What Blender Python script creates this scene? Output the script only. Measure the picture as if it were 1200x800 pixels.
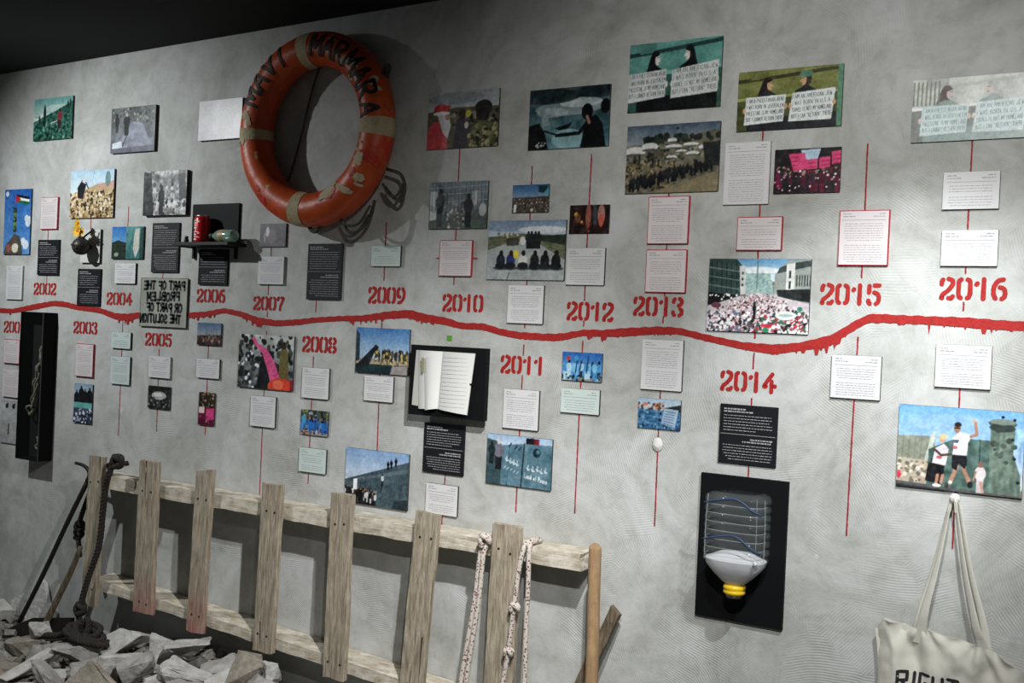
import bpy, bmesh, math, random
import numpy as np
from mathutils import Vector, Matrix, noise as mnoise

SC = bpy.context.scene
COL = SC.collection
for _o in list(bpy.data.objects):
    bpy.data.objects.remove(_o)

# ------------------------------------------------------------------ camera
# wall plane is y = 0, the room lies at y < 0, x runs along the wall, z is up
cam_data = bpy.data.cameras.new('camera')
cam = bpy.data.objects.new('camera', cam_data)
COL.objects.link(cam)
_yaw, _pitch, _roll = -0.556055, -0.008906, 0.045391
_F = Vector((math.sin(_yaw)*math.cos(_pitch), math.cos(_yaw)*math.cos(_pitch), math.sin(_pitch)))
_R0 = Vector((math.cos(_yaw), -math.sin(_yaw), 0))
_U0 = _R0.cross(_F)
_R = _R0*math.cos(_roll) + _U0*math.sin(_roll)
_U = _U0*math.cos(_roll) - _R0*math.sin(_roll)
cam.matrix_world = Matrix(((_R.x, _U.x, -_F.x, 0.0), (_R.y, _U.y, -_F.y, -3.25), (_R.z, _U.z, -_F.z, 1.58), (0, 0, 0, 1)))
cam_data.sensor_fit = 'HORIZONTAL'
cam_data.sensor_width = 36.0
cam_data.lens = 36.0*1280.0/1200.0
cam_data.clip_start = 0.02
SC.camera = cam

# ------------------------------------------------------------------ light
SC.view_settings.view_transform = 'Standard'
SC.view_settings.look = 'None'
SC.view_settings.exposure = 0.0
SC.view_settings.gamma = 1.0
SC.view_settings.use_curve_mapping = False
world = bpy.data.worlds.new('room_ambience')
SC.world = world
world.use_nodes = True
world.node_tree.nodes['Background'].inputs[0].default_value = (0.93, 1.0, 0.98, 1)
world.node_tree.nodes['Background'].inputs[1].default_value = 0.085

def spot(name, loc, target, watts, size_deg, blend=1.0, radius=0.025, col=(1.0, 0.985, 0.95)):
    l = bpy.data.lights.new(name, 'SPOT')
    l.energy = watts
    l.spot_size = math.radians(size_deg)
    l.spot_blend = blend
    l.shadow_soft_size = radius
    l.color = col
    o = bpy.data.objects.new(name, l)
    COL.objects.link(o)
    o.location = loc
    o.rotation_euler = (Vector(target) - Vector(loc)).to_track_quat('-Z', 'Y').to_euler()
    return o

# ceiling track spots (positions follow the cast shadows of the fence, shelf and box)
spot('track_spot', (-0.80, -1.52, 2.68), (-3.40, 0.0, -0.70), 400, 65, col=(1.0, 0.99, 0.985))
spot('track_spot', (-0.30, -2.60, 2.68), (-1.03, 0.0, 1.50), 232, 70)
spot('track_spot', (-4.70, -1.40, 2.68), (-4.10, 0.0, 1.50), 128, 106, col=(0.97, 1.0, 1.0))
spot('track_spot', (-0.10, -1.30, 2.70), (-0.78, 0.0, 1.36), 228, 41, col=(0.97, 0.995, 1.0))

# ------------------------------------------------------------------ helpers
def lin(c):
    return tuple(((v/12.92) if v <= 0.04045 else ((v+0.055)/1.055)**2.4) for v in c)

def hx(r, g, b):
    return (r/255.0, g/255.0, b/255.0)

def new_mesh_obj(name, verts, faces, mat=None, parent=None, smooth=False):
    me = bpy.data.meshes.new(name)
    me.from_pydata([tuple(v) for v in verts], [], faces)
    me.validate()
    me.update()
    if smooth:
        me.polygons.foreach_set('use_smooth', [True]*len(me.polygons))
    if mat:
        me.materials.append(mat)
    o = bpy.data.objects.new(name, me)
    COL.objects.link(o)
    if parent is not None:
        o.parent = parent
    return o

def bm_obj(name, bm, mat=None, parent=None, smooth=False):
    me = bpy.data.meshes.new(name)
    bmesh.ops.recalc_face_normals(bm, faces=bm.faces)
    bm.to_mesh(me)
    bm.free()
    if smooth:
        me.polygons.foreach_set('use_smooth', [True]*len(me.polygons))
    if mat:
        me.materials.append(mat)
    o = bpy.data.objects.new(name, me)
    COL.objects.link(o)
    if parent is not None:
        o.parent = parent
    return o

def empty(name, loc=(0, 0, 0), rot=(0, 0, 0)):
    o = bpy.data.objects.new(name, None)
    o.empty_display_size = 0.05
    COL.objects.link(o)
    o.location = loc
    o.rotation_euler = rot
    return o

def tag(o, label, cat, group=None, kind=None):
    o['label'] = label
    o['category'] = cat
    if group:
        o['group'] = group
    if kind:
        o['kind'] = kind
    return o

def structure(o):
    o['kind'] = 'structure'
    return o

def bm_box(bm, lo, hi, bevel=0.0, seg=2):
    lo, hi = Vector(lo), Vector(hi)
    c = (lo+hi)/2
    r = bmesh.ops.create_cube(bm, size=1.0)
    vs = r['verts']
    for v in vs:
        v.co = Vector((v.co.x*(hi.x-lo.x), v.co.y*(hi.y-lo.y), v.co.z*(hi.z-lo.z))) + c
    if bevel > 0:
        es = list({e for v in vs for e in v.link_edges})
        bmesh.ops.bevel(bm, geom=es, offset=bevel, segments=seg, affect='EDGES', profile=0.5)
    return bm

def box(name, lo, hi, mat, parent=None, bevel=0.0, seg=2):
    bm = bmesh.new()
    bm_box(bm, lo, hi, bevel, seg)
    return bm_obj(name, bm, mat, parent)

def catmull(pts, n=8):
    pts = [Vector(p) for p in pts]
    if len(pts) < 3:
        return [pts[0].lerp(pts[-1], i/n) for i in range(n+1)]
    P = [pts[0]*2-pts[1]] + pts + [pts[-1]*2-pts[-2]]
    out = []
    for i in range(1, len(P)-2):
        a, b, c, d = P[i-1], P[i], P[i+1], P[i+2]
        for k in range(n):
            t = k/n
            out.append(0.5*((2*b)+(c-a)*t+(2*a-5*b+4*c-d)*t*t+(3*b-a-3*c+d)*t**3))
    out.append(pts[-1])
    return out

def frames(path):
    T = []
    for i in range(len(path)):
        a = path[max(i-1, 0)]
        b = path[min(i+1, len(path)-1)]
        T.append((b-a).normalized())
    n = T[0].orthogonal().normalized()
    N = []
    for t in T:
        n = n - t*n.dot(t)
        if n.length < 1e-6:
            n = t.orthogonal()
        n.normalize()
        N.append(n.copy())
    return T, N

def tube_data(path, rad, sides=8, verts=None, faces=None):
    verts = [] if verts is None else verts
    faces = [] if faces is None else faces
    T, N = frames(path)
    base = len(verts)
    for i, p in enumerate(path):
        r = rad(i/(len(path)-1)) if callable(rad) else rad
        b = T[i].cross(N[i])
        for k in range(sides):
            a = 2*math.pi*k/sides
            verts.append(p + (N[i]*math.cos(a)+b*math.sin(a))*r)
    for i in range(len(path)-1):
        for k in range(sides):
            k2 = (k+1) % sides
            faces.append((base+i*sides+k, base+i*sides+k2, base+(i+1)*sides+k2, base+(i+1)*sides+k))
    faces.append(tuple(base+k for k in reversed(range(sides))))
    e = base+(len(path)-1)*sides
    faces.append(tuple(e+k for k in range(sides)))
    return verts, faces

def tube(name, pts, rad, mat, parent=None, sides=8, n=8, smooth_path=True):
    path = catmull(pts, n) if smooth_path else [Vector(p) for p in pts]
    v, f = tube_data(path, rad, sides)
    return new_mesh_obj(name, v, f, mat, parent, smooth=True)

def strand_rope(name, pts, rad, mat, parent=None, pitch=0.05, strands=3, n=10):
    path = catmull(pts, n)
    # resample evenly
    L = [0.0]
    for i in range(1, len(path)):
        L.append(L[-1]+(path[i]-path[i-1]).length)
    step = pitch/8
    m = max(6, int(L[-1]/step))
    res = []
    j = 0
    for i in range(m+1):
        s = L[-1]*i/m
        while j < len(L)-2 and L[j+1] < s:
            j += 1
        t = (s-L[j])/max(1e-9, L[j+1]-L[j])
        res.append(path[j].lerp(path[j+1], t))
    T, N = frames(res)
    v, f = [], []
    for k in range(strands):
        sp = []
        for i, p in enumerate(res):
            a = 2*math.pi*(k/strands + (L[-1]*i/m)/pitch)
            b = T[i].cross(N[i])
            sp.append(p+(N[i]*math.cos(a)+b*math.sin(a))*rad*0.5)
        tube_data(sp, rad*0.56, 6, v, f)
    return new_mesh_obj(name, v, f, mat, parent, smooth=True)

def lathe(name, prof, mat, parent=None, sides=24, sx=1.0, sy=1.0, sq=2.0, smooth=True, cap=True):
    """prof: (radius, z) list; sq > 2 squares the section off"""
    v, f = [], []
    for r, z in prof:
        for k in range(sides):
            a = 2*math.pi*k/sides
            c, s = math.cos(a), math.sin(a)
            q = (abs(c)**sq+abs(s)**sq)**(-1.0/sq)
            v.append((r*q*c*sx, r*q*s*sy, z))
    for i in range(len(prof)-1):
        for k in range(sides):
            k2 = (k+1) % sides
            f.append((i*sides+k, i*sides+k2, (i+1)*sides+k2, (i+1)*sides+k))
    if cap:
        f.append(tuple(reversed(range(sides))))
        f.append(tuple((len(prof)-1)*sides+k for k in range(sides)))
    return new_mesh_obj(name, v, f, mat, parent, smooth)

# ------------------------------------------------------------------ materials
def mat(name, col, rough=0.6, metal=0.0, var=0.0, vscale=20.0, bump=0.0, bscale=60.0, col2=None, alpha=1.0, trans=0.0, ior=1.45, spec=0.5):
    m = bpy.data.materials.new(name)
    m.use_nodes = True
    nt = m.node_tree
    b = nt.nodes['Principled BSDF']
    c = lin(col)
    b.inputs['Base Color'].default_value = (*c, 1)
    b.inputs['Roughness'].default_value = rough
    b.inputs['Metallic'].default_value = metal
    b.inputs['Alpha'].default_value = alpha
    b.inputs['Transmission Weight'].default_value = trans
    b.inputs['IOR'].default_value = ior
    b.inputs['Specular IOR Level'].default_value = spec
    tc = nt.nodes.new('ShaderNodeTexCoord')
    if var > 0 or col2 is not None:
        n = nt.nodes.new('ShaderNodeTexNoise')
        n.inputs['Scale'].default_value = vscale
        n.inputs['Detail'].default_value = 5
        n.inputs['Roughness'].default_value = 0.65
        nt.links.new(tc.outputs['Object'], n.inputs['Vector'])
        r = nt.nodes.new('ShaderNodeValToRGB')
        c2 = lin(col2) if col2 is not None else tuple(v*(1-var) for v in c)
        r.color_ramp.elements[0].position = 0.35
        r.color_ramp.elements[1].position = 0.65
        r.color_ramp.elements[0].color = (*c2, 1)
        r.color_ramp.elements[1].color = (*c, 1)
        nt.links.new(n.outputs['Fac'], r.inputs['Fac'])
        nt.links.new(r.outputs['Color'], b.inputs['Base Color'])
    if bump > 0:
        n2 = nt.nodes.new('ShaderNodeTexNoise')
        n2.inputs['Scale'].default_value = bscale
        n2.inputs['Detail'].default_value = 6
        nt.links.new(tc.outputs['Object'], n2.inputs['Vector'])
        bp = nt.nodes.new('ShaderNodeBump')
        bp.inputs['Strength'].default_value = bump
        bp.inputs['Distance'].default_value = 0.01
        nt.links.new(n2.outputs['Fac'], bp.inputs['Height'])
        nt.links.new(bp.outputs['Normal'], b.inputs['Normal'])
    return m

def attr_mat(name, rough=0.4, spec=0.4):
    m = bpy.data.materials.new(name)
    m.use_nodes = True
    nt = m.node_tree
    b = nt.nodes['Principled BSDF']
    a = nt.nodes.new('ShaderNodeVertexColor')
    a.layer_name = 'Col'
    nt.links.new(a.outputs['Color'], b.inputs['Base Color'])
    b.inputs['Roughness'].default_value = rough
    b.inputs['Specular IOR Level'].default_value = spec
    return m

def plaster_material():
    m = bpy.data.materials.new('trowelled_plaster')
    m.use_nodes = True
    nt = m.node_tree
    N, Lk = nt.nodes, nt.links
    b = N['Principled BSDF']
    b.inputs['Roughness'].default_value = 0.72
    b.inputs['Specular IOR Level'].default_value = 0.25
    tc = N.new('ShaderNodeTexCoord')
    def noise(scale, detail=4, rough=0.6, dist=0.0):
        n = N.new('ShaderNodeTexNoise')
        n.inputs['Scale'].default_value = scale
        n.inputs['Detail'].default_value = detail
        n.inputs['Roughness'].default_value = rough
        n.inputs['Distortion'].default_value = dist
        Lk.new(tc.outputs['Object'], n.inputs['Vector'])
        return n
    def math_(op, a, bb=None, c=None):
        n = N.new('ShaderNodeMath')
        n.operation = op
        for i, v in enumerate((a, bb, c)):
            if v is None:
                continue
            if isinstance(v, (int, float)):
                n.inputs[i].default_value = v
            else:
                Lk.new(v, n.inputs[i])
        return n.outputs[0]
    def ramp(src, stops):
        r = N.new('ShaderNodeValToRGB')
        e = r.color_ramp.elements
        while len(e) < len(stops):
            e.new(0.5)
        for i, (p, c) in enumerate(stops):
            e[i].position = p
            e[i].color = (*lin(c), 1) if len(c) == 3 else c
        Lk.new(src, r.inputs['Fac'])
        return r.outputs['Color']
    big = noise(2.6, 7, 0.66, 1.1)
    fine = noise(14.0, 7, 0.7, 0.4)
    base = ramp(big.outputs['Fac'], [(0.30, hx(157, 158, 153)), (0.5, hx(179, 181, 178)), (0.70, hx(196, 198, 198))])
    fcol = ramp(fine.outputs['Fac'], [(0.28, (0.86, 0.86, 0.85)), (0.52, (0.97, 0.97, 0.97)), (0.8, (1.0, 1.0, 1.0))])
    mul = N.new('ShaderNodeMixRGB')
    mul.blend_type = 'MULTIPLY'
    mul.inputs[0].default_value = 0.85
    Lk.new(base, mul.inputs[1])
    Lk.new(fcol, mul.inputs[2])
    # pale filler dabs
    dab = noise(9.0, 2, 0.4, 0.0)
    dabm = ramp(dab.outputs['Fac'], [(0.76, (0, 0, 0, 1)), (0.80, (1, 1, 1, 1))])
    mx = N.new('ShaderNodeMixRGB')
    Lk.new(dabm, mx.inputs[0])
    Lk.new(mul.outputs[0], mx.inputs[1])
    mx.inputs[2].default_value = (*lin(hx(200, 200, 196)), 1)
    Lk.new(mx.outputs[0], b.inputs['Base Color'])
    # trowel comb ridges: arcs around a centre per cell
    warp = N.new('ShaderNodeVectorMath')
    warp.operation = 'MULTIPLY_ADD'
    wn = noise(3.0, 2, 0.5)
    Lk.new(wn.outputs['Color'], warp.inputs[0])
    warp.inputs[1].default_value = (0.05, 0.05, 0.05)
    Lk.new(tc.outputs['Object'], warp.inputs[2])
    vor = N.new('ShaderNodeTexVoronoi')
    vor.inputs['Scale'].default_value = 6.5
    Lk.new(warp.outputs[0], vor.inputs['Vector'])
    off = N.new('ShaderNodeVectorMath')
    off.operation = 'MULTIPLY_ADD'
    Lk.new(vor.outputs['Color'], off.inputs[0])
    off.inputs[1].default_value = (2.6, 0.0, 2.6)
    Lk.new(vor.outputs['Position'], off.inputs[2])
    d = N.new('ShaderNodeVectorMath')
    d.operation = 'DISTANCE'
    Lk.new(warp.outputs[0], d.inputs[0])
    o2 = N.new('ShaderNodeVectorMath')
    o2.operation = 'ADD'
    Lk.new(off.outputs[0], o2.inputs[0])
    o2.inputs[1].default_value = (-1.3, 0, -1.3)
    Lk.new(o2.outputs[0], d.inputs[1])
    ridg = math_('SINE', math_('MULTIPLY', d.outputs['Value'], 2*math.pi/0.0078))
    msk = noise(4.2, 3, 0.5)
    mskr = ramp(msk.outputs['Fac'], [(0.42, (0.05, 0.05, 0.05, 1)), (0.66, (1, 1, 1, 1))])
    ridg = math_('MULTIPLY', ridg, mskr)
    h = math_('ADD', math_('MULTIPLY', ridg, 0.085), math_('MULTIPLY', fine.outputs['Fac'], 0.45))
    h = math_('ADD', h, math_('MULTIPLY', big.outputs['Fac'], 0.8))
    bp = N.new('ShaderNodeBump')
    bp.inputs['Strength'].default_value = 0.55
    bp.inputs['Distance'].default_value = 0.008
    Lk.new(h, bp.inputs['Height'])
    Lk.new(bp.outputs['Normal'], b.inputs['Normal'])
    return m

def wood_material(name, c_light, c_dark, axis='Z', paint=None):
    m = bpy.data.materials.new(name)
    m.use_nodes = True
    nt = m.node_tree
    N, Lk = nt.nodes, nt.links
    b = N['Principled BSDF']
    b.inputs['Roughness'].default_value = 0.8
    b.inputs['Specular IOR Level'].default_value = 0.2
    tc = N.new('ShaderNodeTexCoord')
    oi = N.new('ShaderNodeObjectInfo')
    mp = N.new('ShaderNodeMapping')
    sc = {'Z': (1, 1, 0.10), 'X': (0.09, 1, 1)}[axis]
    mp.inputs['Scale'].default_value = sc
    Lk.new(tc.outputs['Object'], mp.inputs['Vector'])
    cm = N.new('ShaderNodeVectorMath')
    cm.operation = 'SCALE'
    cm.inputs[0].default_value = (37.0, 19.0, 53.0)
    Lk.new(oi.outputs['Random'], cm.inputs['Scale'])
    ad = N.new('ShaderNodeVectorMath')
    Lk.new(mp.outputs[0], ad.inputs[0])
    Lk.new(cm.outputs[0], ad.inputs[1])
    n = N.new('ShaderNodeTexNoise')
    n.inputs['Scale'].default_value = 110
    n.inputs['Detail'].default_value = 6
    n.inputs['Roughness'].default_value = 0.7
    n.inputs['Distortion'].default_value = 0.35
    Lk.new(ad.outputs[0], n.inputs['Vector'])
    r = N.new('ShaderNodeValToRGB')
    r.color_ramp.elements[0].position = 0.38
    r.color_ramp.elements[1].position = 0.60
    r.color_ramp.elements[0].color = (*lin(c_dark), 1)
    r.color_ramp.elements[1].color = (*lin(c_light), 1)
    Lk.new(n.outputs['Fac'], r.inputs['Fac'])
    out = r.outputs['Color']
    # blotchy weathering and old whitewash
    n2 = N.new('ShaderNodeTexNoise')
    n2.inputs['Scale'].default_value = 22
    n2.inputs['Detail'].default_value = 6
    n2.inputs['Roughness'].default_value = 0.7
    ad2 = N.new('ShaderNodeVectorMath')
    Lk.new(tc.outputs['Object'], ad2.inputs[0])
    Lk.new(cm.outputs[0], ad2.inputs[1])
    Lk.new(ad2.outputs[0], n2.inputs['Vector'])
    r2 = N.new('ShaderNodeValToRGB')
    r2.color_ramp.elements[0].position = 0.42
    r2.color_ramp.elements[1].position = 0.62
    r2.color_ramp.elements[0].color = (0, 0, 0, 1)
    r2.color_ramp.elements[1].color = (1, 1, 1, 1)
    Lk.new(n2.outputs['Fac'], r2.inputs['Fac'])
    mx = N.new('ShaderNodeMixRGB')
    mf = N.new('ShaderNodeMath')
    mf.operation = 'MULTIPLY'
    mf.inputs[1].default_value = 0.75 if paint else 0.5
    Lk.new(r2.outputs['Color'], mf.inputs[0])
    Lk.new(mf.outputs[0], mx.inputs[0])
    Lk.new(out, mx.inputs[1])
    pc = paint if paint else tuple(v*0.80 for v in c_light)
    mx.inputs[2].default_value = (*lin(pc), 1)
    Lk.new(mx.outputs[0], b.inputs['Base Color'])
    bp = N.new('ShaderNodeBump')
    bp.inputs['Strength'].default_value = 0.6
    bp.inputs['Distance'].default_value = 0.004
    Lk.new(n.outputs['Fac'], bp.inputs['Height'])
    Lk.new(bp.outputs['Normal'], b.inputs['Normal'])
    return m

M = {}
M['plaster'] = plaster_material()
M['black_ceiling'] = mat('black_ceiling_paint', hx(20, 21, 22), 0.9, var=0.3, vscale=3)
M['floor'] = mat('dusty_concrete_floor', hx(120, 117, 110), 0.85, var=0.4, vscale=6, bump=0.4, bscale=30)
M['red_paint'] = mat('red_wall_paint', hx(164, 42, 40), 0.65, var=0.25, vscale=60, bump=0.2, bscale=160, spec=0.2)
M['red_line'] = mat('thin_red_wall_paint', hx(150, 46, 52), 0.65, var=0.25, vscale=90, spec=0.2)
M['photo'] = attr_mat('photo_print', 0.36, 0.45)
M['card'] = mat('white_card', hx(204, 204, 206), 0.6, var=0.03, vscale=8)
M['card_pink'] = mat('pinkish_white_card', hx(206, 199, 201), 0.6, var=0.03, vscale=8)
M['card_mint'] = mat('mint_white_card', hx(190, 204, 201), 0.6, var=0.03, vscale=8)
M['card_black'] = mat('black_card', hx(22, 23, 28), 0.65, var=0.1, vscale=8, spec=.2)
M['card_grey'] = mat('dark_grey_card', hx(44, 44, 47), 0.65, var=0.1, vscale=8, spec=.2)
M['edge_red'] = mat('red_card_edge', hx(165, 30, 45), 0.55, var=0.1, vscale=40)
M['edge_dark'] = mat('dark_board_edge', hx(44, 46, 47), 0.6, var=0.2, vscale=40)
M['edge_pale'] = mat('pale_board_edge', hx(150, 152, 150), 0.6, var=0.2, vscale=40)
M['ink'] = mat('grey_print_ink', hx(150, 150, 155), 0.6, var=0.2, vscale=90)
M['ink_dark'] = mat('dark_print_ink', hx(70, 70, 76), 0.6, var=0.2, vscale=90)
M['ink_white'] = mat('white_print_ink', hx(160, 160, 162), 0.6, var=0.15, vscale=90)
M['marker'] = mat('black_marker_ink', hx(26, 25, 27), 0.6, var=0.2, vscale=90)
M['marker_pale'] = mat('washed_out_marker_ink', hx(158, 178, 180), 0.6, var=0.2, vscale=90)
M['black_board'] = mat('black_mount_board', hx(15, 16, 18), 0.6, var=0.12, vscale=10, spec=.15)
M['grey_board'] = mat('grey_mount_board', hx(196, 198, 196), 0.55, var=0.05, vscale=10)
M['black_metal'] = mat('black_painted_metal', hx(16, 16, 16), 0.55, 0.1, var=0.3, vscale=40, bump=0.1)
M['old_iron'] = mat('blackened_iron', hx(38, 35, 32), 0.6, 0.4, var=0.4, vscale=30, bump=0.3, bscale=80)
M['wood_grey'] = wood_material('weathered_plank_wood', hx(172, 162, 144), hx(116, 105, 88), 'Z')
M['wood_white'] = wood_material('whitewashed_beam_wood', hx(190, 182, 164), hx(146, 136, 116), 'X', paint=hx(208, 203, 192))
M['wood_tan'] = wood_material('tan_handle_wood', hx(156, 130, 98), hx(138, 112, 82), 'Z')
M['wood_dark'] = wood_material('dark_stick_wood', hx(112, 100, 82), hx(62, 54, 43), 'Z')
M['nail'] = mat('rusty_nail', hx(48, 38, 32), 0.7, 0.5, var=0.3, vscale=80)
# ------------------------------------------------------------------ room shell
def ceil_z(x):
    return 2.8215 + 0.01545*x

wall = structure(box('wall_back', (-7.6, 0.0, -0.05), (1.6, 0.12, 3.1), M['plaster']))
floor = structure(box('floor', (-7.6, -4.6, -0.05), (1.6, 0.0, 0.06), M['floor']))
_v = []
for dz in (0.0, 0.15):
    for x, y in ((-7.6, 0.0), (1.6, 0.0), (1.6, -4.6), (-7.6, -4.6)):
        _v.append((x, y, ceil_z(x)+dz))
ceiling = structure(new_mesh_obj('ceiling', _v, [(0, 1, 2, 3), (7, 6, 5, 4), (0, 4, 5, 1), (1, 5, 6, 2), (2, 6, 7, 3), (3, 7, 4, 0)], M['black_ceiling']))

# ------------------------------------------------------------------ ribbons and lettering
def ribbon(paths, width, depth=0.0012, rough=0.0, seed=0, place=None, n=5, capn=5, skirt=True):
    """flat painted strokes in the (x, z) plane standing `depth` proud of y = 0"""
    rnd = random.Random(seed)
    V, Fc = [], []
    for path in paths:
        P = [Vector((p[0], p[1], 0)) for p in path]
        P = catmull(P, n) if len(P) > 2 else [P[0].lerp(P[-1], i/6) for i in range(7)]
        Lp, Rp = [], []
        for i, p in enumerate(P):
            t = (P[min(i+1, len(P)-1)]-P[max(i-1, 0)])
            if t.length < 1e-9:
                t = Vector((1, 0, 0))
            t.normalize()
            nn = Vector((-t.y, t.x, 0))
            w = width*0.5*(1+rough*(rnd.random()-0.5))
            w2 = width*0.5*(1+rough*(rnd.random()-0.5))
            Lp.append(p+nn*w)
            Rp.append(p-nn*w2)
        def cap(c, t):
            a0 = math.atan2(t.y, t.x)
            return [c+Vector((math.cos(a), math.sin(a), 0))*width*0.5 for a in [a0-math.pi/2+math.pi*(k+1)/(capn+1) for k in range(capn)]]
        t1 = (P[-1]-P[-2]).normalized()
        t0 = (P[0]-P[1]).normalized()
        base = len(V)
        m = len(P)
        pts = []
        for l, r in zip(Lp, Rp):
            pts += [l, r]
        c1 = cap(P[-1], t1)
        c0 = cap(P[0], t0)
        pts += c1 + c0
        for q in pts:
            V.append(q)
        for i in range(m-1):
            Fc.append((base+2*i, base+2*i+1, base+2*i+3, base+2*i+2))
        k1 = base+2*m
        k0 = k1+len(c1)
        Fc.append((base+2*(m-1), base+2*(m-1)+1) + tuple(k1+j for j in range(len(c1))))
        Fc.append((base+1, base) + tuple(k0+j for j in range(len(c0))))
    out = []
    for q in V:
        if place:
            out.append(place(q.x, q.y))
        else:
            out.append((q.x, -depth, q.y))
    return out, Fc

def solidify(verts, faces, depth):
    """turns front faces at y=-depth into a thin slab touching y=0"""
    n = len(verts)
    V = list(verts) + [(v[0], v[1]+depth, v[2]) for v in verts]
    cnt = {}
    for f in faces:
        for a, b in zip(f, f[1:]+f[:1]):
            cnt[(a, b)] = cnt.get((a, b), 0)+1
    F2 = list(faces)
    for (a, b) in cnt:
        if (b, a) not in cnt:
            F2.append((b, a, a+n, b+n))
    return V, F2

DIG = {
 '2': [[(.11,.68),(.11,.80),(.15,.87)], [(.36,.91),(.50,.84),(.51,.66),(.37,.44),(.17,.25),(.11,.12),(.14,.09)], [(.38,.09),(.48,.09),(.53,.17)]],
 '0': [[(.19,.89),(.11,.78),(.11,.22),(.19,.11)], [(.43,.89),(.52,.78),(.52,.22),(.43,.11)]],
 '1': [[(.12,.69),(.15,.73)], [(.38,.91),(.38,.09)]],
 '3': [[(.11,.74),(.14,.84),(.17,.88)], [(.40,.91),(.50,.82),(.49,.66),(.36,.57)], [(.44,.40),(.52,.33),(.51,.18),(.41,.09)], [(.17,.11),(.12,.16),(.10,.25)]],
 '4': [[(.45,.91),(.28,.66),(.11,.36),(.19,.34)], [(.43,.58),(.43,.09)], [(.55,.36),(.58,.36)]],
 '5': [[(.34,.91),(.52,.91)], [(.13,.88),(.12,.60)], [(.33,.60),(.46,.54),(.52,.38),(.49,.19),(.41,.10)], [(.17,.10),(.12,.15),(.10,.24)]],
 '6': [[(.44,.91),(.26,.84),(.12,.6),(.11,.3),(.18,.12)], [(.33,.58),(.47,.52),(.52,.34),(.49,.18),(.41,.10)]],
 '7': [[(.10,.76),(.11,.88),(.16,.91)], [(.38,.91),(.53,.88),(.43,.6),(.32,.36),(.29,.09)]],
 '8': [[(.19,.90),(.11,.80),(.13,.66),(.19,.60)], [(.43,.90),(.52,.80),(.50,.66),(.43,.60)], [(.19,.40),(.10,.32),(.10,.2),(.19,.10)], [(.43,.40),(.53,.32),(.53,.2),(.43,.10)]],
 '9': [[(.25,.42),(.14,.48),(.11,.66),(.13,.82),(.19,.89)], [(.43,.89),(.52,.7),(.51,.4),(.36,.16),(.18,.09)]],
}
DH = 0.066
_dig = {}
def digit_mesh(ch):
    if ch not in _dig:
        P = [[(x*DH*1.08, y*DH) for x, y in p] for p in DIG[ch]]
        v, f = ribbon(P, DH*0.192, 0.0015, 0.16, ord(ch))
        v, f = solidify(v, f, 0.0015)
        me = bpy.data.meshes.new('digit')
        me.from_pydata(v, [], f)
        me.materials.append(M['red_paint'])
        _dig[ch] = me
    return _dig[ch]

YEARS = {2001: (-4.882, 1.492), 2002: (-4.656, 1.683), 2003: (-4.344, 1.509), 2004: (-4.115, 1.648), 2005: (-3.843, 1.475), 2006: (-3.527, 1.674),
 2007: (-3.192, 1.650), 2008: (-2.910, 1.495), 2009: (-2.585, 1.696), 2010: (-2.236, 1.675), 2011: (-1.973, 1.466), 2012: (-1.717, 1.660),
 2013: (-1.469, 1.683), 2014: (-1.157, 1.459), 2015: (-0.857, 1.735), 2016: (-0.521, 1.757)}
YLAB = {2001: 'red stencilled 2001 half hidden behind the black wall case', 2002: 'red stencilled 2002 between a black card and the timeline at far left',
 2003: 'red stencilled 2003 under the timeline, right of the black wall case', 2004: 'red stencilled 2004 under the small white card left of the mirror writing',
 2005: 'red stencilled 2005 right below the mirror written panel', 2006: 'red stencilled 2006 below the small shelf and its black card',
 2007: 'red stencilled 2007 above the pink trunk photo', 2008: 'red stencilled 2008 below the tall dark grey card',
 2009: 'red stencilled 2009 above the dark ramp photo', 2010: 'red stencilled 2010 above the open notebook',
 2011: 'red stencilled 2011 right of the open notebook', 2012: 'red stencilled 2012 above the blue painted people photo',
 2013: 'red stencilled 2013 between two red edged cards and the timeline', 2014: 'red stencilled 2014 above the black card of the water bottle',
 2015: 'red stencilled 2015 right of the street crowd photo', 2016: 'red stencilled 2016 furthest right on the wall'}
for y, (cx, cz) in YEARS.items():
    r = empty('year_number', (cx, 0, cz))
    tag(r, YLAB[y], 'number', 'stencilled years along the timeline')
    s = 0.90 if y < 2008 else 1.0
    for i, ch in enumerate(str(y)):
        o = bpy.data.objects.new('digit', digit_mesh(ch))
        COL.objects.link(o)
        o.parent = r
        o.location = ((-0.0905+i*0.0452)*(0.97 if y < 2008 else 1.0), 0, -DH*s/2)
        o.scale = (0.96 if y < 2008 else 1.0, 1, s)

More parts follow.
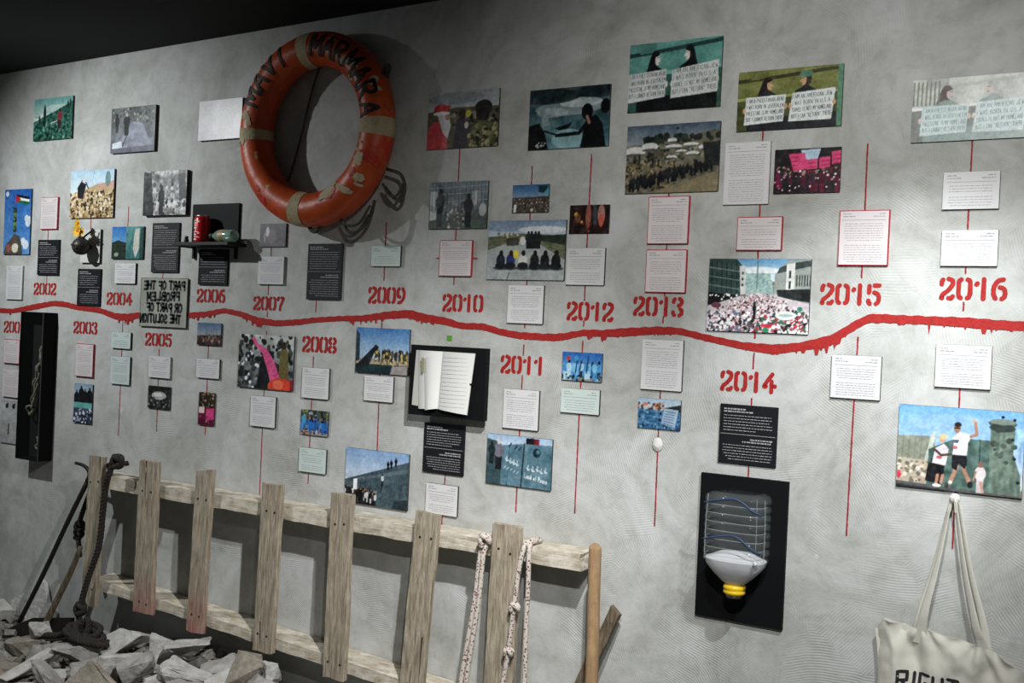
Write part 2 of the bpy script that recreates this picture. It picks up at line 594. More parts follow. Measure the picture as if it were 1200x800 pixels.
# the wavy red line with its drips
STR = [(-7.4,1.60,1.575),(-6.6,1.575,1.55),(-5.8,1.61,1.585),(-5.3,1.6,1.577),(-5.008,1.582,1.56),(-4.903,1.58,1.561),(-4.719,1.61,1.585),(-4.59,1.627,1.605),(-4.509,1.627,1.603),(-4.414,1.613,1.592),(-4.245,1.603,1.581),(-4.134,1.582,1.555),(-4.052,1.582,1.554),(-3.981,1.59,1.566),(-3.827,1.594,1.571),(-3.672,1.598,1.577),(-3.556,1.606,1.586),(-3.445,1.624,1.606),(-3.335,1.611,1.59),(-3.248,1.591,1.566),(-3.141,1.582,1.56),(-3.014,1.592,1.571),(-2.936,1.601,1.582),(-2.804,1.611,1.593),(-2.698,1.616,1.595),(-2.575,1.635,1.609),(-2.474,1.644,1.615),(-2.403,1.631,1.605),(-2.298,1.619,1.594),(-2.238,1.603,1.583),(-2.139,1.605,1.583),(-2.073,1.589,1.568),(-2.0,1.58,1.558),(-1.892,1.578,1.556),(-1.824,1.581,1.557),(-1.772,1.591,1.571),(-1.728,1.599,1.579),(-1.664,1.599,1.578),(-1.592,1.608,1.581),(-1.463,1.618,1.595),(-1.396,1.617,1.598),(-1.3,1.599,1.58),(-1.18,1.58,1.559),(-1.078,1.577,1.548),(-1.006,1.585,1.562),(-0.93,1.606,1.575),(-0.898,1.617,1.589),(-0.847,1.653,1.627),(-0.797,1.68,1.657),(-0.725,1.678,1.656),(-0.64,1.677,1.655),(-0.572,1.677,1.652),(-0.518,1.676,1.65),(-0.453,1.672,1.647),(-0.388,1.67,1.647),(0.0,1.655,1.63),(0.6,1.68,1.655),(1.5,1.66,1.635)]
DRIPZ = [(-4.93,-4.86,.010),(-4.16,-4.02,.020),(-3.66,-3.50,.012),(-3.36,-3.2,.020),(-2.76,-2.60,.014),(-2.5,-2.36,.010),(-1.76,-1.64,.014),(-1.50,-1.42,.005),(-1.02,-0.86,.020),(-0.80,-0.70,.009),(-0.64,-0.52,.022),(-0.5,-0.36,.024)]
def drip_amp(x):
    return max([a for lo, hi, a in DRIPZ if lo <= x <= hi] + [0.0015])
_rnd = random.Random(4)
_sx = [s[0] for s in STR]
xs = np.arange(-7.4, 1.5, 0.004)
top = np.interp(xs, _sx, [s[1] for s in STR])
bot = np.interp(xs, _sx, [s[2] for s in STR])
k = np.ones(9)/9.0
top[4:-4] = np.convolve(top, k, 'valid')
bot[4:-4] = np.convolve(bot, k, 'valid')
V, Fc = [], []
_d, _until = 0.0, 0
for i, x in enumerate(xs):
    if i >= _until:
        a = drip_amp(x)
        _d = a*_rnd.random()**2.2*1.25 if _rnd.random() < 0.62 else 0.0
        _until = i+_rnd.choice((1, 1, 2, 3))
    V.append((x, -0.0018, top[i]+0.0009*math.sin(x*140)+0.0012*_rnd.random()))
    V.append((x, -0.0018, bot[i]-_d-0.0012*_rnd.random()))
    if i:
        Fc.append((2*i-2, 2*i-1, 2*i+1, 2*i))
V = [(x, y-.0008, z) for x, y, z in V]
V, Fc = solidify(V, Fc, 0.0018)
tag(new_mesh_obj('painted_timeline', V, Fc, M['red_paint']), 'wavy red painted timeline with drips running across the whole grey wall', 'painted line')

LINES = {2002: [((-4.650,1.966),(-4.650,1.917)),((-4.645,1.75),(-4.645,1.714))], 2003: [((-4.336,2.02),(-4.336,1.955))],
 2004: [((-4.077,2.063),(-4.078,1.97)),((-4.084,1.545),(-4.082,1.033))], 2005: [((-3.833,1.77),(-3.834,1.742)),((-3.836,1.433),(-3.830,1.075))], 2006: [((-3.530,1.466),(-3.527,1.086))],
 2007: [((-3.192,1.884),(-3.190,1.839)),((-3.197,1.728),(-3.198,1.686)),((-3.197,1.617),(-3.198,1.596)),((-3.197,1.537),(-3.197,0.80))],
 2008: [((-2.936,1.675),(-2.937,1.623)),((-2.938,1.447),(-2.938,0.946))], 2009: [((-2.602,1.97),(-2.602,1.753)),((-2.602,1.601),(-2.598,1.11))],
 2010: [((-2.279,2.24),(-2.279,1.742)),((-2.278,1.063),(-2.286,0.80))], 2011: [((-1.969,2.156),(-1.970,1.596)),((-1.970,1.536),(-1.971,1.50)),((-1.971,1.429),(-1.972,0.954))],
 2012: [((-1.738,2.187),(-1.740,1.696)),((-1.739,1.627),(-1.739,1.61)),((-1.739,1.559),(-1.740,0.979))], 2013: [((-1.450,2.053),(-1.448,1.717)),((-1.449,1.651),(-1.450,1.631)),((-1.448,1.414),(-1.446,0.975))],
 2014: [((-1.146,2.233),(-1.141,1.594)),((-1.141,1.548),(-1.142,1.50)),((-1.142,1.408),(-1.141,1.15))], 2015: [((-0.828,2.174),(-0.827,1.784)),((-0.829,1.61),(-0.835,1.028))],
 2016: [((-0.542,2.174),(-0.543,1.80)),((-0.544,1.719),(-0.544,1.696)),((-0.543,1.481),(-0.542,1.032))]}
LLAB = {2002: 'short red vertical line by the pinkish card at far left', 2003: 'very short red vertical line above the grenade flower pot', 2004: 'red vertical line through the two mint cards',
 2005: 'red vertical line below the mirror written panel', 2006: 'red vertical line through the small pink placard photo', 2007: 'red vertical line running down behind the fourth fence plank',
 2008: 'red vertical line through the blue shirts photo', 2009: 'red vertical line ending at the barrier wall photo', 2010: 'red vertical line through the red hat and barred fence photos',
 2011: 'red vertical line through the seated people photo', 2012: 'red vertical line through the flames photo', 2013: 'red vertical line ending below the plaster dab',
 2014: 'red vertical line ending at the water bottle board', 2015: 'long red vertical line through the second column from the right', 2016: 'red vertical line ending between the tote bag straps'}
for y, segs in LINES.items():
    P = []
    for a, b in segs:
        P.append([a, ((a[0]+b[0])/2+_rnd.uniform(-.0008,.0008), (a[1]+b[1])/2), b])
    if y == 2010:
        P += [[(-2.360,1.836),(-2.338,1.836)], [(-2.204,1.836),(-2.182,1.836)]]
    wd = 0.0040 if y < 2009 else 0.0046
    r = empty('painted_line', (segs[0][0][0], 0, segs[-1][1][1]))
    tag(r, LLAB[y], 'painted line', 'vertical timeline strokes')
    for i, p in enumerate(P):
        q = [(u-segs[0][0][0], v-segs[-1][1][1]) for u, v in p]
        v, f = ribbon([q], wd, 0.001, 0.5, y+i, n=30)
        v, f = solidify(v, f, 0.001)
        new_mesh_obj('stroke', v, f, M['red_line'], r)

# single-stroke capitals for hand lettering, on a 0.6 x 1 cell
FONT = {
 'A': [[(0,0),(.3,1)],[(.3,1),(.6,0)],[(.12,.38),(.48,.38)]], 'B': [[(.02,0),(.02,1)],[(.02,1),(.4,.96),(.44,.72),(.05,.54)],[(.05,.54),(.5,.45),(.5,.08),(.02,0)]],
 'C': [[(.56,.84),(.36,1),(.08,.8),(.04,.3),(.28,0),(.56,.14)]], 'D': [[(.02,0),(.02,1)],[(.02,1),(.4,.9),(.56,.5),(.4,.1),(.02,0)]],
 'E': [[(.02,0),(.02,1)],[(.02,1),(.52,1)],[(.02,.52),(.42,.52)],[(.02,0),(.54,0)]], 'F': [[(.02,0),(.02,1)],[(.02,1),(.52,1)],[(.02,.52),(.42,.52)]],
 'G': [[(.56,.84),(.36,1),(.08,.8),(.04,.3),(.28,0),(.56,.12)],[(.56,.12),(.56,.46)],[(.56,.46),(.34,.46)]], 'H': [[(.02,0),(.02,1)],[(.56,0),(.56,1)],[(.02,.5),(.56,.5)]],
 'I': [[(.2,0),(.2,1)]], 'J': [[(.48,1),(.48,.3),(.34,.02),(.1,.06),(.03,.25)]], 'L': [[(.04,1),(.04,0)],[(.04,0),(.5,0)]],
 'M': [[(0,0),(.04,1)],[(.04,1),(.3,.3)],[(.3,.3),(.58,1)],[(.58,1),(.62,0)]], 'N': [[(.02,0),(.02,1)],[(.02,1),(.56,0)],[(.56,0),(.56,1)]],
 'O': [[(.3,1),(.06,.8),(.03,.3),(.28,0),(.54,.2),(.57,.7),(.3,1)]], 'P': [[(.02,0),(.02,1)],[(.02,1),(.44,.98),(.52,.72),(.36,.5),(.02,.46)]],
 'R': [[(.02,0),(.02,1)],[(.02,1),(.44,.98),(.5,.74),(.34,.54),(.02,.5)],[(.2,.5),(.56,0)]], 'S': [[(.52,.86),(.3,1),(.06,.82),(.14,.6),(.44,.42),(.54,.18),(.3,0),(.04,.12)]],
 'T': [[(0,1),(.58,1)],[(.29,1),(.29,0)]], 'U': [[(.03,1),(.04,.25),(.28,0),(.52,.25),(.55,1)]], 'V': [[(0,1),(.28,0)],[(.28,0),(.58,1)]],
 'W': [[(0,1),(.14,0)],[(.14,0),(.3,.7)],[(.3,.7),(.46,0)],[(.46,0),(.62,1)]], 'Y': [[(0,1),(.28,.5)],[(.58,1),(.28,.5)],[(.28,.5),(.26,0)]],
 '"': [[(.15,1),(.15,.75)],[(.35,1),(.35,.75)]], '.': [[(.2,0),(.24,.03)]], '-': [[(.1,.45),(.45,.45)]],
 'a': [[(.44,.5),(.2,.55),(.08,.25),(.22,0),(.42,.2),(.45,.52),(.48,0)]], 'c': [[(.44,.46),(.24,.55),(.07,.28),(.2,0),(.44,.1)]], 'o': [[(.28,.55),(.07,.3),(.26,0),(.46,.28),(.28,.55)]],
 'l': [[(.25,1),(.22,.1),(.34,0)]], 'd': [[(.44,1),(.44,0)],[(.44,.3),(.24,.55),(.07,.28),(.2,0),(.44,.15)]], 'e': [[(.08,.3),(.44,.32),(.3,.55),(.08,.3),(.2,0),(.44,.1)]],
 'f': [[(.5,.95),(.34,1),(.26,.7),(.24,0)],[(.1,.5),(.42,.5)]], 'n': [[(.08,0),(.08,.55)],[(.08,.35),(.28,.55),(.42,.4),(.44,0)]],
}
def text_paths(txt, h, x0=0.0, z0=0.0, adv=0.78, wid=1.0, mirror=False, rnd=None, centre=False, slant=0.0):
    """list of stroke paths, capital height h, baseline z0"""
    paths = []
    x = 0.0
    for ch in txt:
        if ch == ' ':
            x += 0.5*h*wid
            continue
        jz = rnd.uniform(-.06, .06)*h if rnd else 0
        jr = rnd.uniform(-.06, .06) if rnd else 0
        for p in FONT[ch]:
            paths.append([(x+(px+py*(slant+jr))*h*wid, jz+py*h) for px, py in p])
        x += (adv if ch not in 'I.' else 0.5)*h*wid
    W = x-0.15*h*wid
    sh = -W/2 if centre else 0.0
    out = []
    for p in paths:
        q = [(px+sh, pz) for px, pz in p]
        if mirror:
            q = [(-px, pz) for px, pz in q]
        out.append([(px+x0, pz+z0) for px, pz in q])
    return out, W
# ------------------------------------------------------------------ printed pictures (colour per vertex of the print)
class Cv:
    def __init__(s, w, h, dens, bg, seed):
        s.nx, s.ny = max(12, int(w*dens)), max(12, int(h*dens))
        s.W, s.H = s.nx*2, s.ny*2
        s.asp = w/h
        s.a = np.empty((s.H, s.W, 3))
        s.a[:] = np.array(bg)/255.0
        s.r = np.random.RandomState(seed)
        s.U, s.V = np.meshgrid((np.arange(s.W)+.5)/s.W, (np.arange(s.H)+.5)/s.H)
    def sl(s, u0, v0, u1, v1):
        return (slice(max(0, int(v0*s.H)), max(0, min(s.H, int(math.ceil(v1*s.H))+1))), slice(max(0, int(u0*s.W)), max(0, min(s.W, int(math.ceil(u1*s.W))+1))))
    def put(s, S, m, col, al=1.0):
        m = m[..., None]*al
        s.a[S] = s.a[S]*(1-m)+np.array(col)/255.0*m
    def grad(s, v0, v1, c0, c1, u0=0.0, u1=1.0):
        S = s.sl(u0, v0, u1, v1)
        t = np.clip((s.V[S]-v0)/(v1-v0), 0, 1)[..., None]
        s.a[S] = np.array(c0)/255.0*(1-t)+np.array(c1)/255.0*t
    def ell(s, cu, cv, ru, rv, col, al=1.0, rot=0.0):
        R = max(ru, rv, ru*s.asp, rv/s.asp)
        S = s.sl(cu-R, cv-R*max(1, s.asp), cu+R, cv+R*max(1, s.asp))
        du, dv = (s.U[S]-cu)*s.asp, s.V[S]-cv
        if rot:
            du, dv = du*math.cos(rot)+dv*math.sin(rot), -du*math.sin(rot)+dv*math.cos(rot)
        s.put(S, ((du/(ru*s.asp))**2+(dv/rv)**2 <= 1).astype(float), col, al)
    def dot(s, cu, cv, r, col, al=1.0):
        s.ell(cu, cv, r/s.asp, r, col, al)
    def poly(s, pts, col, al=1.0):
        us = [p[0] for p in pts]
        vs = [p[1] for p in pts]
        S = s.sl(min(us), min(vs), max(us), max(vs))
        U, V = s.U[S], s.V[S]
        m = np.zeros(U.shape, bool)
        n = len(pts)
        for i in range(n):
            x1, y1 = pts[i]
            x2, y2 = pts[(i+1) % n]
            if y1 == y2:
                continue
            m ^= ((y1 > V) != (y2 > V)) & (U < (x2-x1)*(V-y1)/(y2-y1)+x1)
        s.put(S, m.astype(float), col, al)
    def ln(s, pts, w, col, al=1.0):
        for (u0, v0), (u1, v1) in zip(pts, pts[1:]):
            S = s.sl(min(u0, u1)-w, min(v0, v1)-w, max(u0, u1)+w, max(v0, v1)+w)
            dx, dy = (u1-u0)*s.asp, v1-v0
            px, py = (s.U[S]-u0)*s.asp, s.V[S]-v0
            t = np.clip((px*dx+py*dy)/max(1e-9, dx*dx+dy*dy), 0, 1)
            d = np.hypot(px-t*dx, py-t*dy)
            s.put(S, (d <= w/2).astype(float), col, al)
    def noise(s, amp, cells, u0=0.0, v0=0.0, u1=1.0, v1=1.0, mono=True):
        S = s.sl(u0, v0, u1, v1)
        ny, nx = s.a[S].shape[:2]
        if ny < 2 or nx < 2:
            return
        cx, cy = int(cells*s.asp)+2, int(cells)+2
        g = s.r.rand(cy, cx, 1 if mono else 3)-.5
        yi, xi = np.linspace(0, cy-1.001, ny), np.linspace(0, cx-1.001, nx)
        y0, x0 = yi.astype(int), xi.astype(int)
        fy, fx = (yi-y0)[:, None, None], (xi-x0)[None, :, None]
        n = (g[y0][:, x0]*(1-fy)*(1-fx)+g[y0+1][:, x0]*fy*(1-fx)+g[y0][:, x0+1]*(1-fy)*fx+g[y0+1][:, x0+1]*fy*fx)
        s.a[S] = np.clip(s.a[S]+n*2*amp/255.0, 0, 1)
    def specks(s, n, u0, v0, u1, v1, r0, r1, pal, tall=1.0, sort=True):
        vs = s.r.uniform(v0, v1, n)
        if sort:
            vs.sort()
        for v in vs:
            u = s.r.uniform(u0, u1)
            r = s.r.uniform(r0, r1)
            s.ell(u, v, r/s.asp, r*tall, pal[s.r.randint(len(pal))])
    def crowd(s, n, u0, v0, u1, v1, h0, h1, bodies, heads=((150, 110, 90), (60, 45, 40), (40, 32, 30))):
        for v in np.sort(s.r.uniform(v0, v1, n)):
            u = s.r.uniform(u0, u1)
            t = (v-v0)/max(1e-6, v1-v0)
            h = h0+(h1-h0)*t
            s.person(u, v, h, bodies[s.r.randint(len(bodies))], bodies[s.r.randint(len(bodies))], heads[s.r.randint(len(heads))])
    def person(s, u, vf, h, top, bot, head=(60, 45, 40), w=1.0):
        a = 1/s.asp
        s.poly([(u-.10*h*a*w, vf-.50*h), (u+.10*h*a*w, vf-.50*h), (u+.09*h*a*w, vf), (u-.09*h*a*w, vf)], bot)
        s.ell(u, vf-.62*h, .15*h*a*w, .23*h, top)
        s.ell(u, vf-.90*h, .075*h*a, .095*h, head)
    def final(s):
        return s.a.reshape(s.ny, 2, s.nx, 2, 3).mean((1, 3))

GREYS = [(40, 40, 42), (80, 80, 82), (130, 130, 132), (180, 180, 182), (210, 210, 212)]
DARKS = [(22, 24, 28), (34, 36, 42), (50, 48, 50), (70, 64, 60), (30, 40, 55)]
MIXED = [(30, 30, 34), (60, 60, 66), (190, 190, 195), (225, 225, 228), (110, 70, 60), (70, 90, 120), (150, 150, 150)]

def sign_people(c, bg0, bg1, frame, skin, hair1, hair2, paper, cap=None, dark=(28, 26, 26), q1=None, q2=None, back=.5):
    c.grad(0, 1, bg0, bg1)
    c.noise(14, 6)
    c.poly([(0, .14), (.4, .1), (1, .02), (1, .08), (.4, .16), (0, .2)], frame)
    c.poly([(.12, .0), (.3, .0), (.3, .14), (.12, .16)], tuple(int(v*.85) for v in bg0))
    c.poly([(0, .45), (1, .40), (1, .44), (0, .50)], tuple(min(255, int(v*1.3+20)) for v in bg1))
    c.poly([(0, .5), (1, .44), (1, 1), (0, 1)], tuple(int(v*.7) for v in bg1))
    for u, hc, fl, v in ((.29, hair1, 1, .24), (.66, hair2, -1, .20)):
        long_ = fl > 0 or cap is None
        c.ell(u, v, .05, .12, hc)
        if long_:
            c.poly([(u-.045*fl, v-.06), (u+.015*fl, v-.04), (u+.0*fl, v+.26), (u-.105*fl, v+.26)], hc)
        c.poly([(u-.13, .56), (u-.10, v+.18), (u-.02, v+.11), (u+.03, v+.11), (u+.11, v+.2), (u+.14, .56)], dark)
        c.ell(u+.024*fl, v+.015, .026, .085, skin)
        c.poly([(u+.045*fl, v-.01), (u+.062*fl, v+.035), (u+.044*fl, v+.05)], skin)
        c.ln([(u+.028*fl, v-.015), (u+.042*fl, v-.015)], .012, tuple(int(k*.4) for k in skin))
        c.ln([(u+.034*fl, v+.06), (u+.046*fl, v+.058)], .012, tuple(int(k*.6) for k in skin))
        c.poly([(u-.02*fl, v-.1), (u+.05*fl, v-.07), (u+.03*fl, v-.035), (u-.01*fl, v-.02)], hc)
        if cap and fl < 0:
            c.ell(u, v-.085, .06, .055, cap)
            c.poly([(u-.062, v-.09), (u+.06, v-.09), (u+.055, v-.045), (u-.06, v-.04)], cap)
    c.poly([(.10, .80), (.96, .76), (.96, 1), (.10, 1)], dark)
    q1 = q1 or [(.09, .44), (.475, .425), (.455, .865), (.075, .90)]
    q2 = q2 or [(.535, .415), (.935, .37), (.905, .88), (.505, .875)]
    c.poly(q1, paper)
    c.poly(q2, paper)
    for u, v in ((q1[3][0], .66), (q1[1][0], .62), (q2[3][0]+.01, .62), (q2[1][0]-.01, .6)):
        c.ell(u, v, .016, .045, skin)

def pA1(c):
    c.grad(0, .55, (96, 160, 158), (190, 200, 190))
    c.ell(.6, .25, .3, .08, (170, 200, 196))
    c.poly([(0, .55), (.3, .42), (.55, .33), (1, .12), (1, 1), (0, 1)], (40, 92, 78))
    c.noise(45, 18, 0, .35, 1, 1)
    c.specks(70, 0, .5, 1, 1, .015, .04, [(24, 60, 52), (20, 44, 40), (70, 130, 110), (110, 160, 140)])
    c.ell(.29, .42, .035, .26, (18, 40, 38))
    for u, v in ((.16, .5), (.88, .2), (.94, .16)):
        c.ell(u, v, .02, .1, (20, 44, 40))
    c.person(.68, .74, .48, (130, 48, 62), (70, 36, 44), (50, 36, 36), 1.2)
    c.ln([(.45, .6), (.62, .56)], .02, (200, 200, 190))

def pA2(c):
    c.grad(0, 1, (96, 104, 104), (120, 124, 134))
    c.noise(22, 7)
    c.specks(60, .05, .02, .95, .35, .01, .035, [(40, 44, 44), (120, 126, 110), (60, 66, 66), (160, 165, 150)])
    c.poly([(.05, .9), (.3, .6), (.5, .32), (.72, .38), (.95, .9)], (142, 146, 162))
    c.noise(16, 9, 0, .35, 1, 1)
    c.person(.36, .62, .5, (36, 36, 42), (36, 38, 42), (190, 180, 175), 1.5)
    c.person(.14, .55, .42, (44, 44, 50), (60, 62, 66), (40, 38, 38), 1.3)
    c.ln([(.38, .6), (.28, .85)], .03, (50, 52, 60))
    c.poly([(.05, .78), (.25, .74), (.28, .88), (.04, .9)], (200, 208, 222))
    c.poly([(0, .9), (1, .86), (1, 1), (0, 1)], (104, 104, 118))

def pA3(c):  # pale grey and soft blobs stand in for light reflected off the gloss
    c.grad(0, 1, (156, 158, 164), (160, 158, 166))
    c.noise(14, 4)
    c.poly([(.1, .12), (.22, .1), (.16, .28)], (130, 134, 136))
    c.ell(.9, .6, .08, .22, (192, 192, 194), .6)
    c.ell(.4, .6, .06, .3, (172, 170, 178), .6)

def pA4(c):
    c.grad(0, 1, (30, 92, 176), (92, 150, 214))
    for u, v, r in ((.85, .45, .05), (.9, .52, .06), (.1, .07, .04), (.75, .8, .06), (.85, .85, .07), (.95, .48, .06)):
        c.dot(u, v, r, (206, 218, 230))
    c.ln([(.44, .08), (.44, .3)], .012, (60, 60, 60))
    c.poly([(.44, .08), (.95, .13), (.93, .165), (.44, .12)], (24, 26, 26))
    c.poly([(.44, .12), (.93, .165), (.93, .2), (.44, .16)], (230, 232, 232))
    c.poly([(.44, .16), (.93, .2), (.92, .25), (.44, .2)], (28, 110, 66))
    c.poly([(.42, .08), (.62, .16), (.42, .215)], (190, 34, 44))
    for i, col in enumerate([(48, 70, 52), (86, 120, 66), (40, 62, 44), (92, 138, 62), (60, 70, 44)]):
        c.dot(.42, .33+.072*i, .046, col)
        c.dot(.40, .315+.072*i, .012, (160, 190, 140))
    c.ln([(.3, .27), (.4, .31)], .02, (40, 40, 40))
    c.poly([(.05, .95), (.1, .86), (.42, .68), (.6, .72), (.7, .86), (.72, 1), (.05, 1)], (84, 74, 66))
    c.ell(.46, .9, .13, .07, (214, 206, 190))
    c.ell(.2, .9, .1, .06, (150, 84, 70))
    c.poly([(.55, .98), (.6, .74), (.68, .8), (.75, .98)], (70, 80, 70))

def pA6(c):
    c.grad(0, .5, (168, 204, 226), (214, 228, 234))
    c.poly([(0, .5), (.3, .42), (.62, .30), (1, .26), (1, 1), (0, 1)], (190, 165, 120))
    c.poly([(.62, .30), (1, .24), (1, .36), (.6, .40)], (200, 160, 140))
    c.specks(420, 0, .45, 1, 1, .015, .045, [(214, 196, 160), (150, 118, 74), (90, 68, 44), (190, 164, 116), (60, 46, 34), (226, 212, 184)])
    c.ln([(.55, .02), (.5, .3)], .01, (130, 150, 160))
    c.ell(.86, .2, .06, .16, (90, 130, 130), .8)
    c.poly([(.18, .58), (.17, .36), (.27, .2), (.38, .26), (.34, .44), (.3, .6)], (32, 32, 38))
    c.poly([(.27, .24), (.33, .13), (.38, .15), (.37, .3)], (206, 212, 216))
    c.ln([(.36, .26), (.42, .38)], .03, (32, 32, 38))

def pA7(c):
    c.grad(0, 1, (150, 152, 152), (170, 172, 172))
    c.noise(55, 8)
    c.noise(45, 22)
    c.specks(90, 0, .3, 1, 1, .02, .06, GREYS)
    c.poly([(0, 0), (.18, .05), (.22, .5), (.26, 1), (0, 1)], (58, 60, 62))
    c.poly([(.8, .1), (.95, .05), (1, .6), (.85, .7)], (76, 78, 80))
    c.noise(28, 16)
    c.person(.43, .98, .66, (44, 46, 50), (40, 42, 46), (50, 52, 54), 1.1)

def pA12(c):
    c.grad(0, .6, (40, 110, 190), (110, 170, 214), 0, .46)
    c.poly([(0, .5), (.2, .42), (.46, .5), (.46, 1), (0, 1)], (34, 52, 44))
    c.noise(22, 14, 0, .5, .46, 1)
    c.grad(0, 1, (88, 150, 150), (52, 110, 112), .46, 1)
    c.noise(24, 7, .46, 0, 1, 1)
    c.poly([(.74, .08), (.86, .06), (.86, .7), (.76, .96), (.68, .7), (.7, .3)], (196, 196, 186))
    c.poly([(.9, .05), (1, .03), (1, 1), (.88, 1)], (34, 74, 70))
    c.ell(.16, .86, .07, .06, (150, 160, 140))

def pA18c(c):
    c.grad(0, 1, (176, 178, 180), (156, 158, 158))
    c.noise(14, 6)
    for u in (.35, .75):
        c.dot(u, .12, .055, (22, 22, 24))
        c.dot(u+.05, .07, .03, (30, 30, 32))
    c.ln([(.5, .55), (.5, .62)], .05, (30, 30, 32))
    c.ln([(.5, .64), (.49, .78)], .04, (26, 26, 28))

def pA21(c):
    c.grad(0, .48, (130, 160, 186), (180, 190, 194))
    c.poly([(0, .28), (1, .22), (1, .48), (0, .48)], (28, 28, 36))
    for u, t in ((.15, .16), (.4, .05), (.6, .12), (.85, .08)):
        c.person(u, .5, .5-t, (26, 26, 34), (20, 22, 28), (50, 40, 40), 1.6)
    c.grad(.48, .62, (96, 176, 170), (90, 168, 164))
    c.grad(.62, 1, (70, 80, 110), (50, 54, 70))
    c.specks(60, 0, .64, 1, 1, .02, .045, [(28, 30, 44), (150, 160, 186), (200, 206, 220), (60, 70, 110)])

def pA25(c):
    c.grad(0, 1, (50, 50, 50), (40, 40, 40))
    c.noise(30, 7)
    c.ell(.5, .42, .33, .18, (170, 172, 170))
    c.ell(.45, .38, .2, .08, (214, 216, 214))
    c.specks(40, 0, .5, 1, 1, .02, .07, GREYS[:3])
    c.poly([(0, 0), (1, 0), (1, .14), (0, .22)], (30, 30, 30))

def pA26(c):
    c.grad(0, .6, (72, 104, 140), (150, 160, 168))
    c.poly([(0, .58), (1, .52), (1, 1), (0, 1)], (46, 38, 36))
    c.crowd(60, 0, .68, 1, 1.02, .2, .34, [(40, 34, 36), (90, 70, 60), (150, 130, 120), (60, 50, 60), (120, 60, 50)])
    for u in (.6, .68, .4):
        c.ln([(u, .5), (u, .25)], .012, (60, 50, 50))

def pA28(c):
    c.grad(0, .5, (60, 46, 40), (36, 30, 32))
    c.specks(60, 0, 0, 1, .45, .015, .04, [(140, 110, 80), (30, 26, 26), (180, 160, 120), (70, 50, 40)])
    c.grad(.46, 1, (120, 24, 62), (90, 18, 50))
    c.poly([(.05, .45), (.38, .45), (.38, .64), (.05, .64)], (216, 196, 196))
    c.poly([(.5, .5), (.98, .46), (.98, .8), (.5, .84)], (214, 60, 130))
    c.specks(14, .05, .7, .95, 1, .02, .05, [(40, 20, 30), (220, 150, 160), (180, 50, 100)])

def pB1(c):
    c.grad(0, 1, (92, 92, 100), (104, 100, 110))
    c.noise(12, 5)
    c.ell(.45, .55, .18, .3, (120, 116, 122))
    c.ell(.3, .35, .07, .2, (214, 206, 220))
    c.ell(.2, .6, .05, .2, (150, 150, 160))

def pB5(c):
    c.grad(0, 1, (190, 196, 196), (70, 74, 74))
    c.noise(30, 8)
    c.specks(150, 0, 0, 1, 1, .02, .07, [(28, 34, 32), (40, 52, 44), (20, 24, 26), (70, 84, 66), (52, 58, 64)])
    c.specks(30, 0, .3, .5, 1, .015, .04, [(190, 196, 214), (140, 150, 180), (220, 222, 226)])
    c.poly([(.35, 1), (.42, .4), (.5, .35), (.62, 1)], (22, 30, 34))
    c.poly([(.74, .8), (.76, .3), (.82, .12), (.9, .3), (.92, .8)], (110, 100, 56))
    c.ell(.82, .18, .05, .07, (60, 46, 36))
    c.poly([(.24, .08), (.28, .02), (.36, .17), (.52, .26), (.66, .48), (.76, .76), (.72, .86), (.6, .84), (.52, .58), (.44, .34), (.3, .2)], (222, 84, 140))
    for i in range(7):
        c.ln([(.37+.05*i, .33+.07*i), (.47+.05*i, .25+.07*i)], .012, (190, 58, 112))
    c.ell(.78, .94, .22, .16, (222, 64, 44))
    c.ell(.74, .9, .09, .09, (238, 130, 90), .7)
    c.poly([(.95, .8), (1, .8), (1, 1), (.95, 1)], (150, 30, 40))

def pB6(c):
    c.grad(0, .7, (66, 122, 186), (178, 202, 220))
    c.grad(.68, .82, (150, 134, 108), (170, 160, 140))
    c.grad(.8, 1, (36, 58, 60), (30, 50, 56))
    c.poly([(0, .06), (.07, .14), (.08, .72), (0, .76)], (40, 62, 74))
    c.poly([(.12, .3), (.145, .3), (.145, .7), (.12, .7)], (150, 170, 180))
    c.poly([(.06, .78), (.38, .36), (.44, .42), (.36, .54), (.26, .82), (.0, .9)], (34, 38, 44))
    c.crowd(70, .36, .62, .98, .76, .18, .2, [(40, 44, 44), (64, 66, 54), (200, 180, 80), (90, 90, 80), (30, 34, 40)])
    c.specks(40, .26, .68, 1, .8, .015, .03, [(190, 170, 110), (110, 96, 80), (210, 196, 170)])
    c.poly([(.7, .82), (.98, .8), (.98, 1), (.66, 1)], (150, 142, 140))

def pB9(c):
    c.grad(0, 1, (60, 74, 60), (150, 150, 150))
    c.specks(50, 0, 0, 1, .4, .03, .08, [(60, 74, 66), (150, 160, 165), (40, 40, 40), (110, 130, 60)])
    c.crowd(30, 0, .7, 1, .95, .5, .55, [(40, 110, 196), (60, 140, 214), (30, 80, 150), (40, 100, 170)])
    c.specks(40, 0, .78, 1, 1, .02, .06, [(200, 196, 186), (90, 70, 60), (180, 140, 110), (40, 40, 46)])
    c.ell(.1, .35, .08, .12, (60, 160, 186))

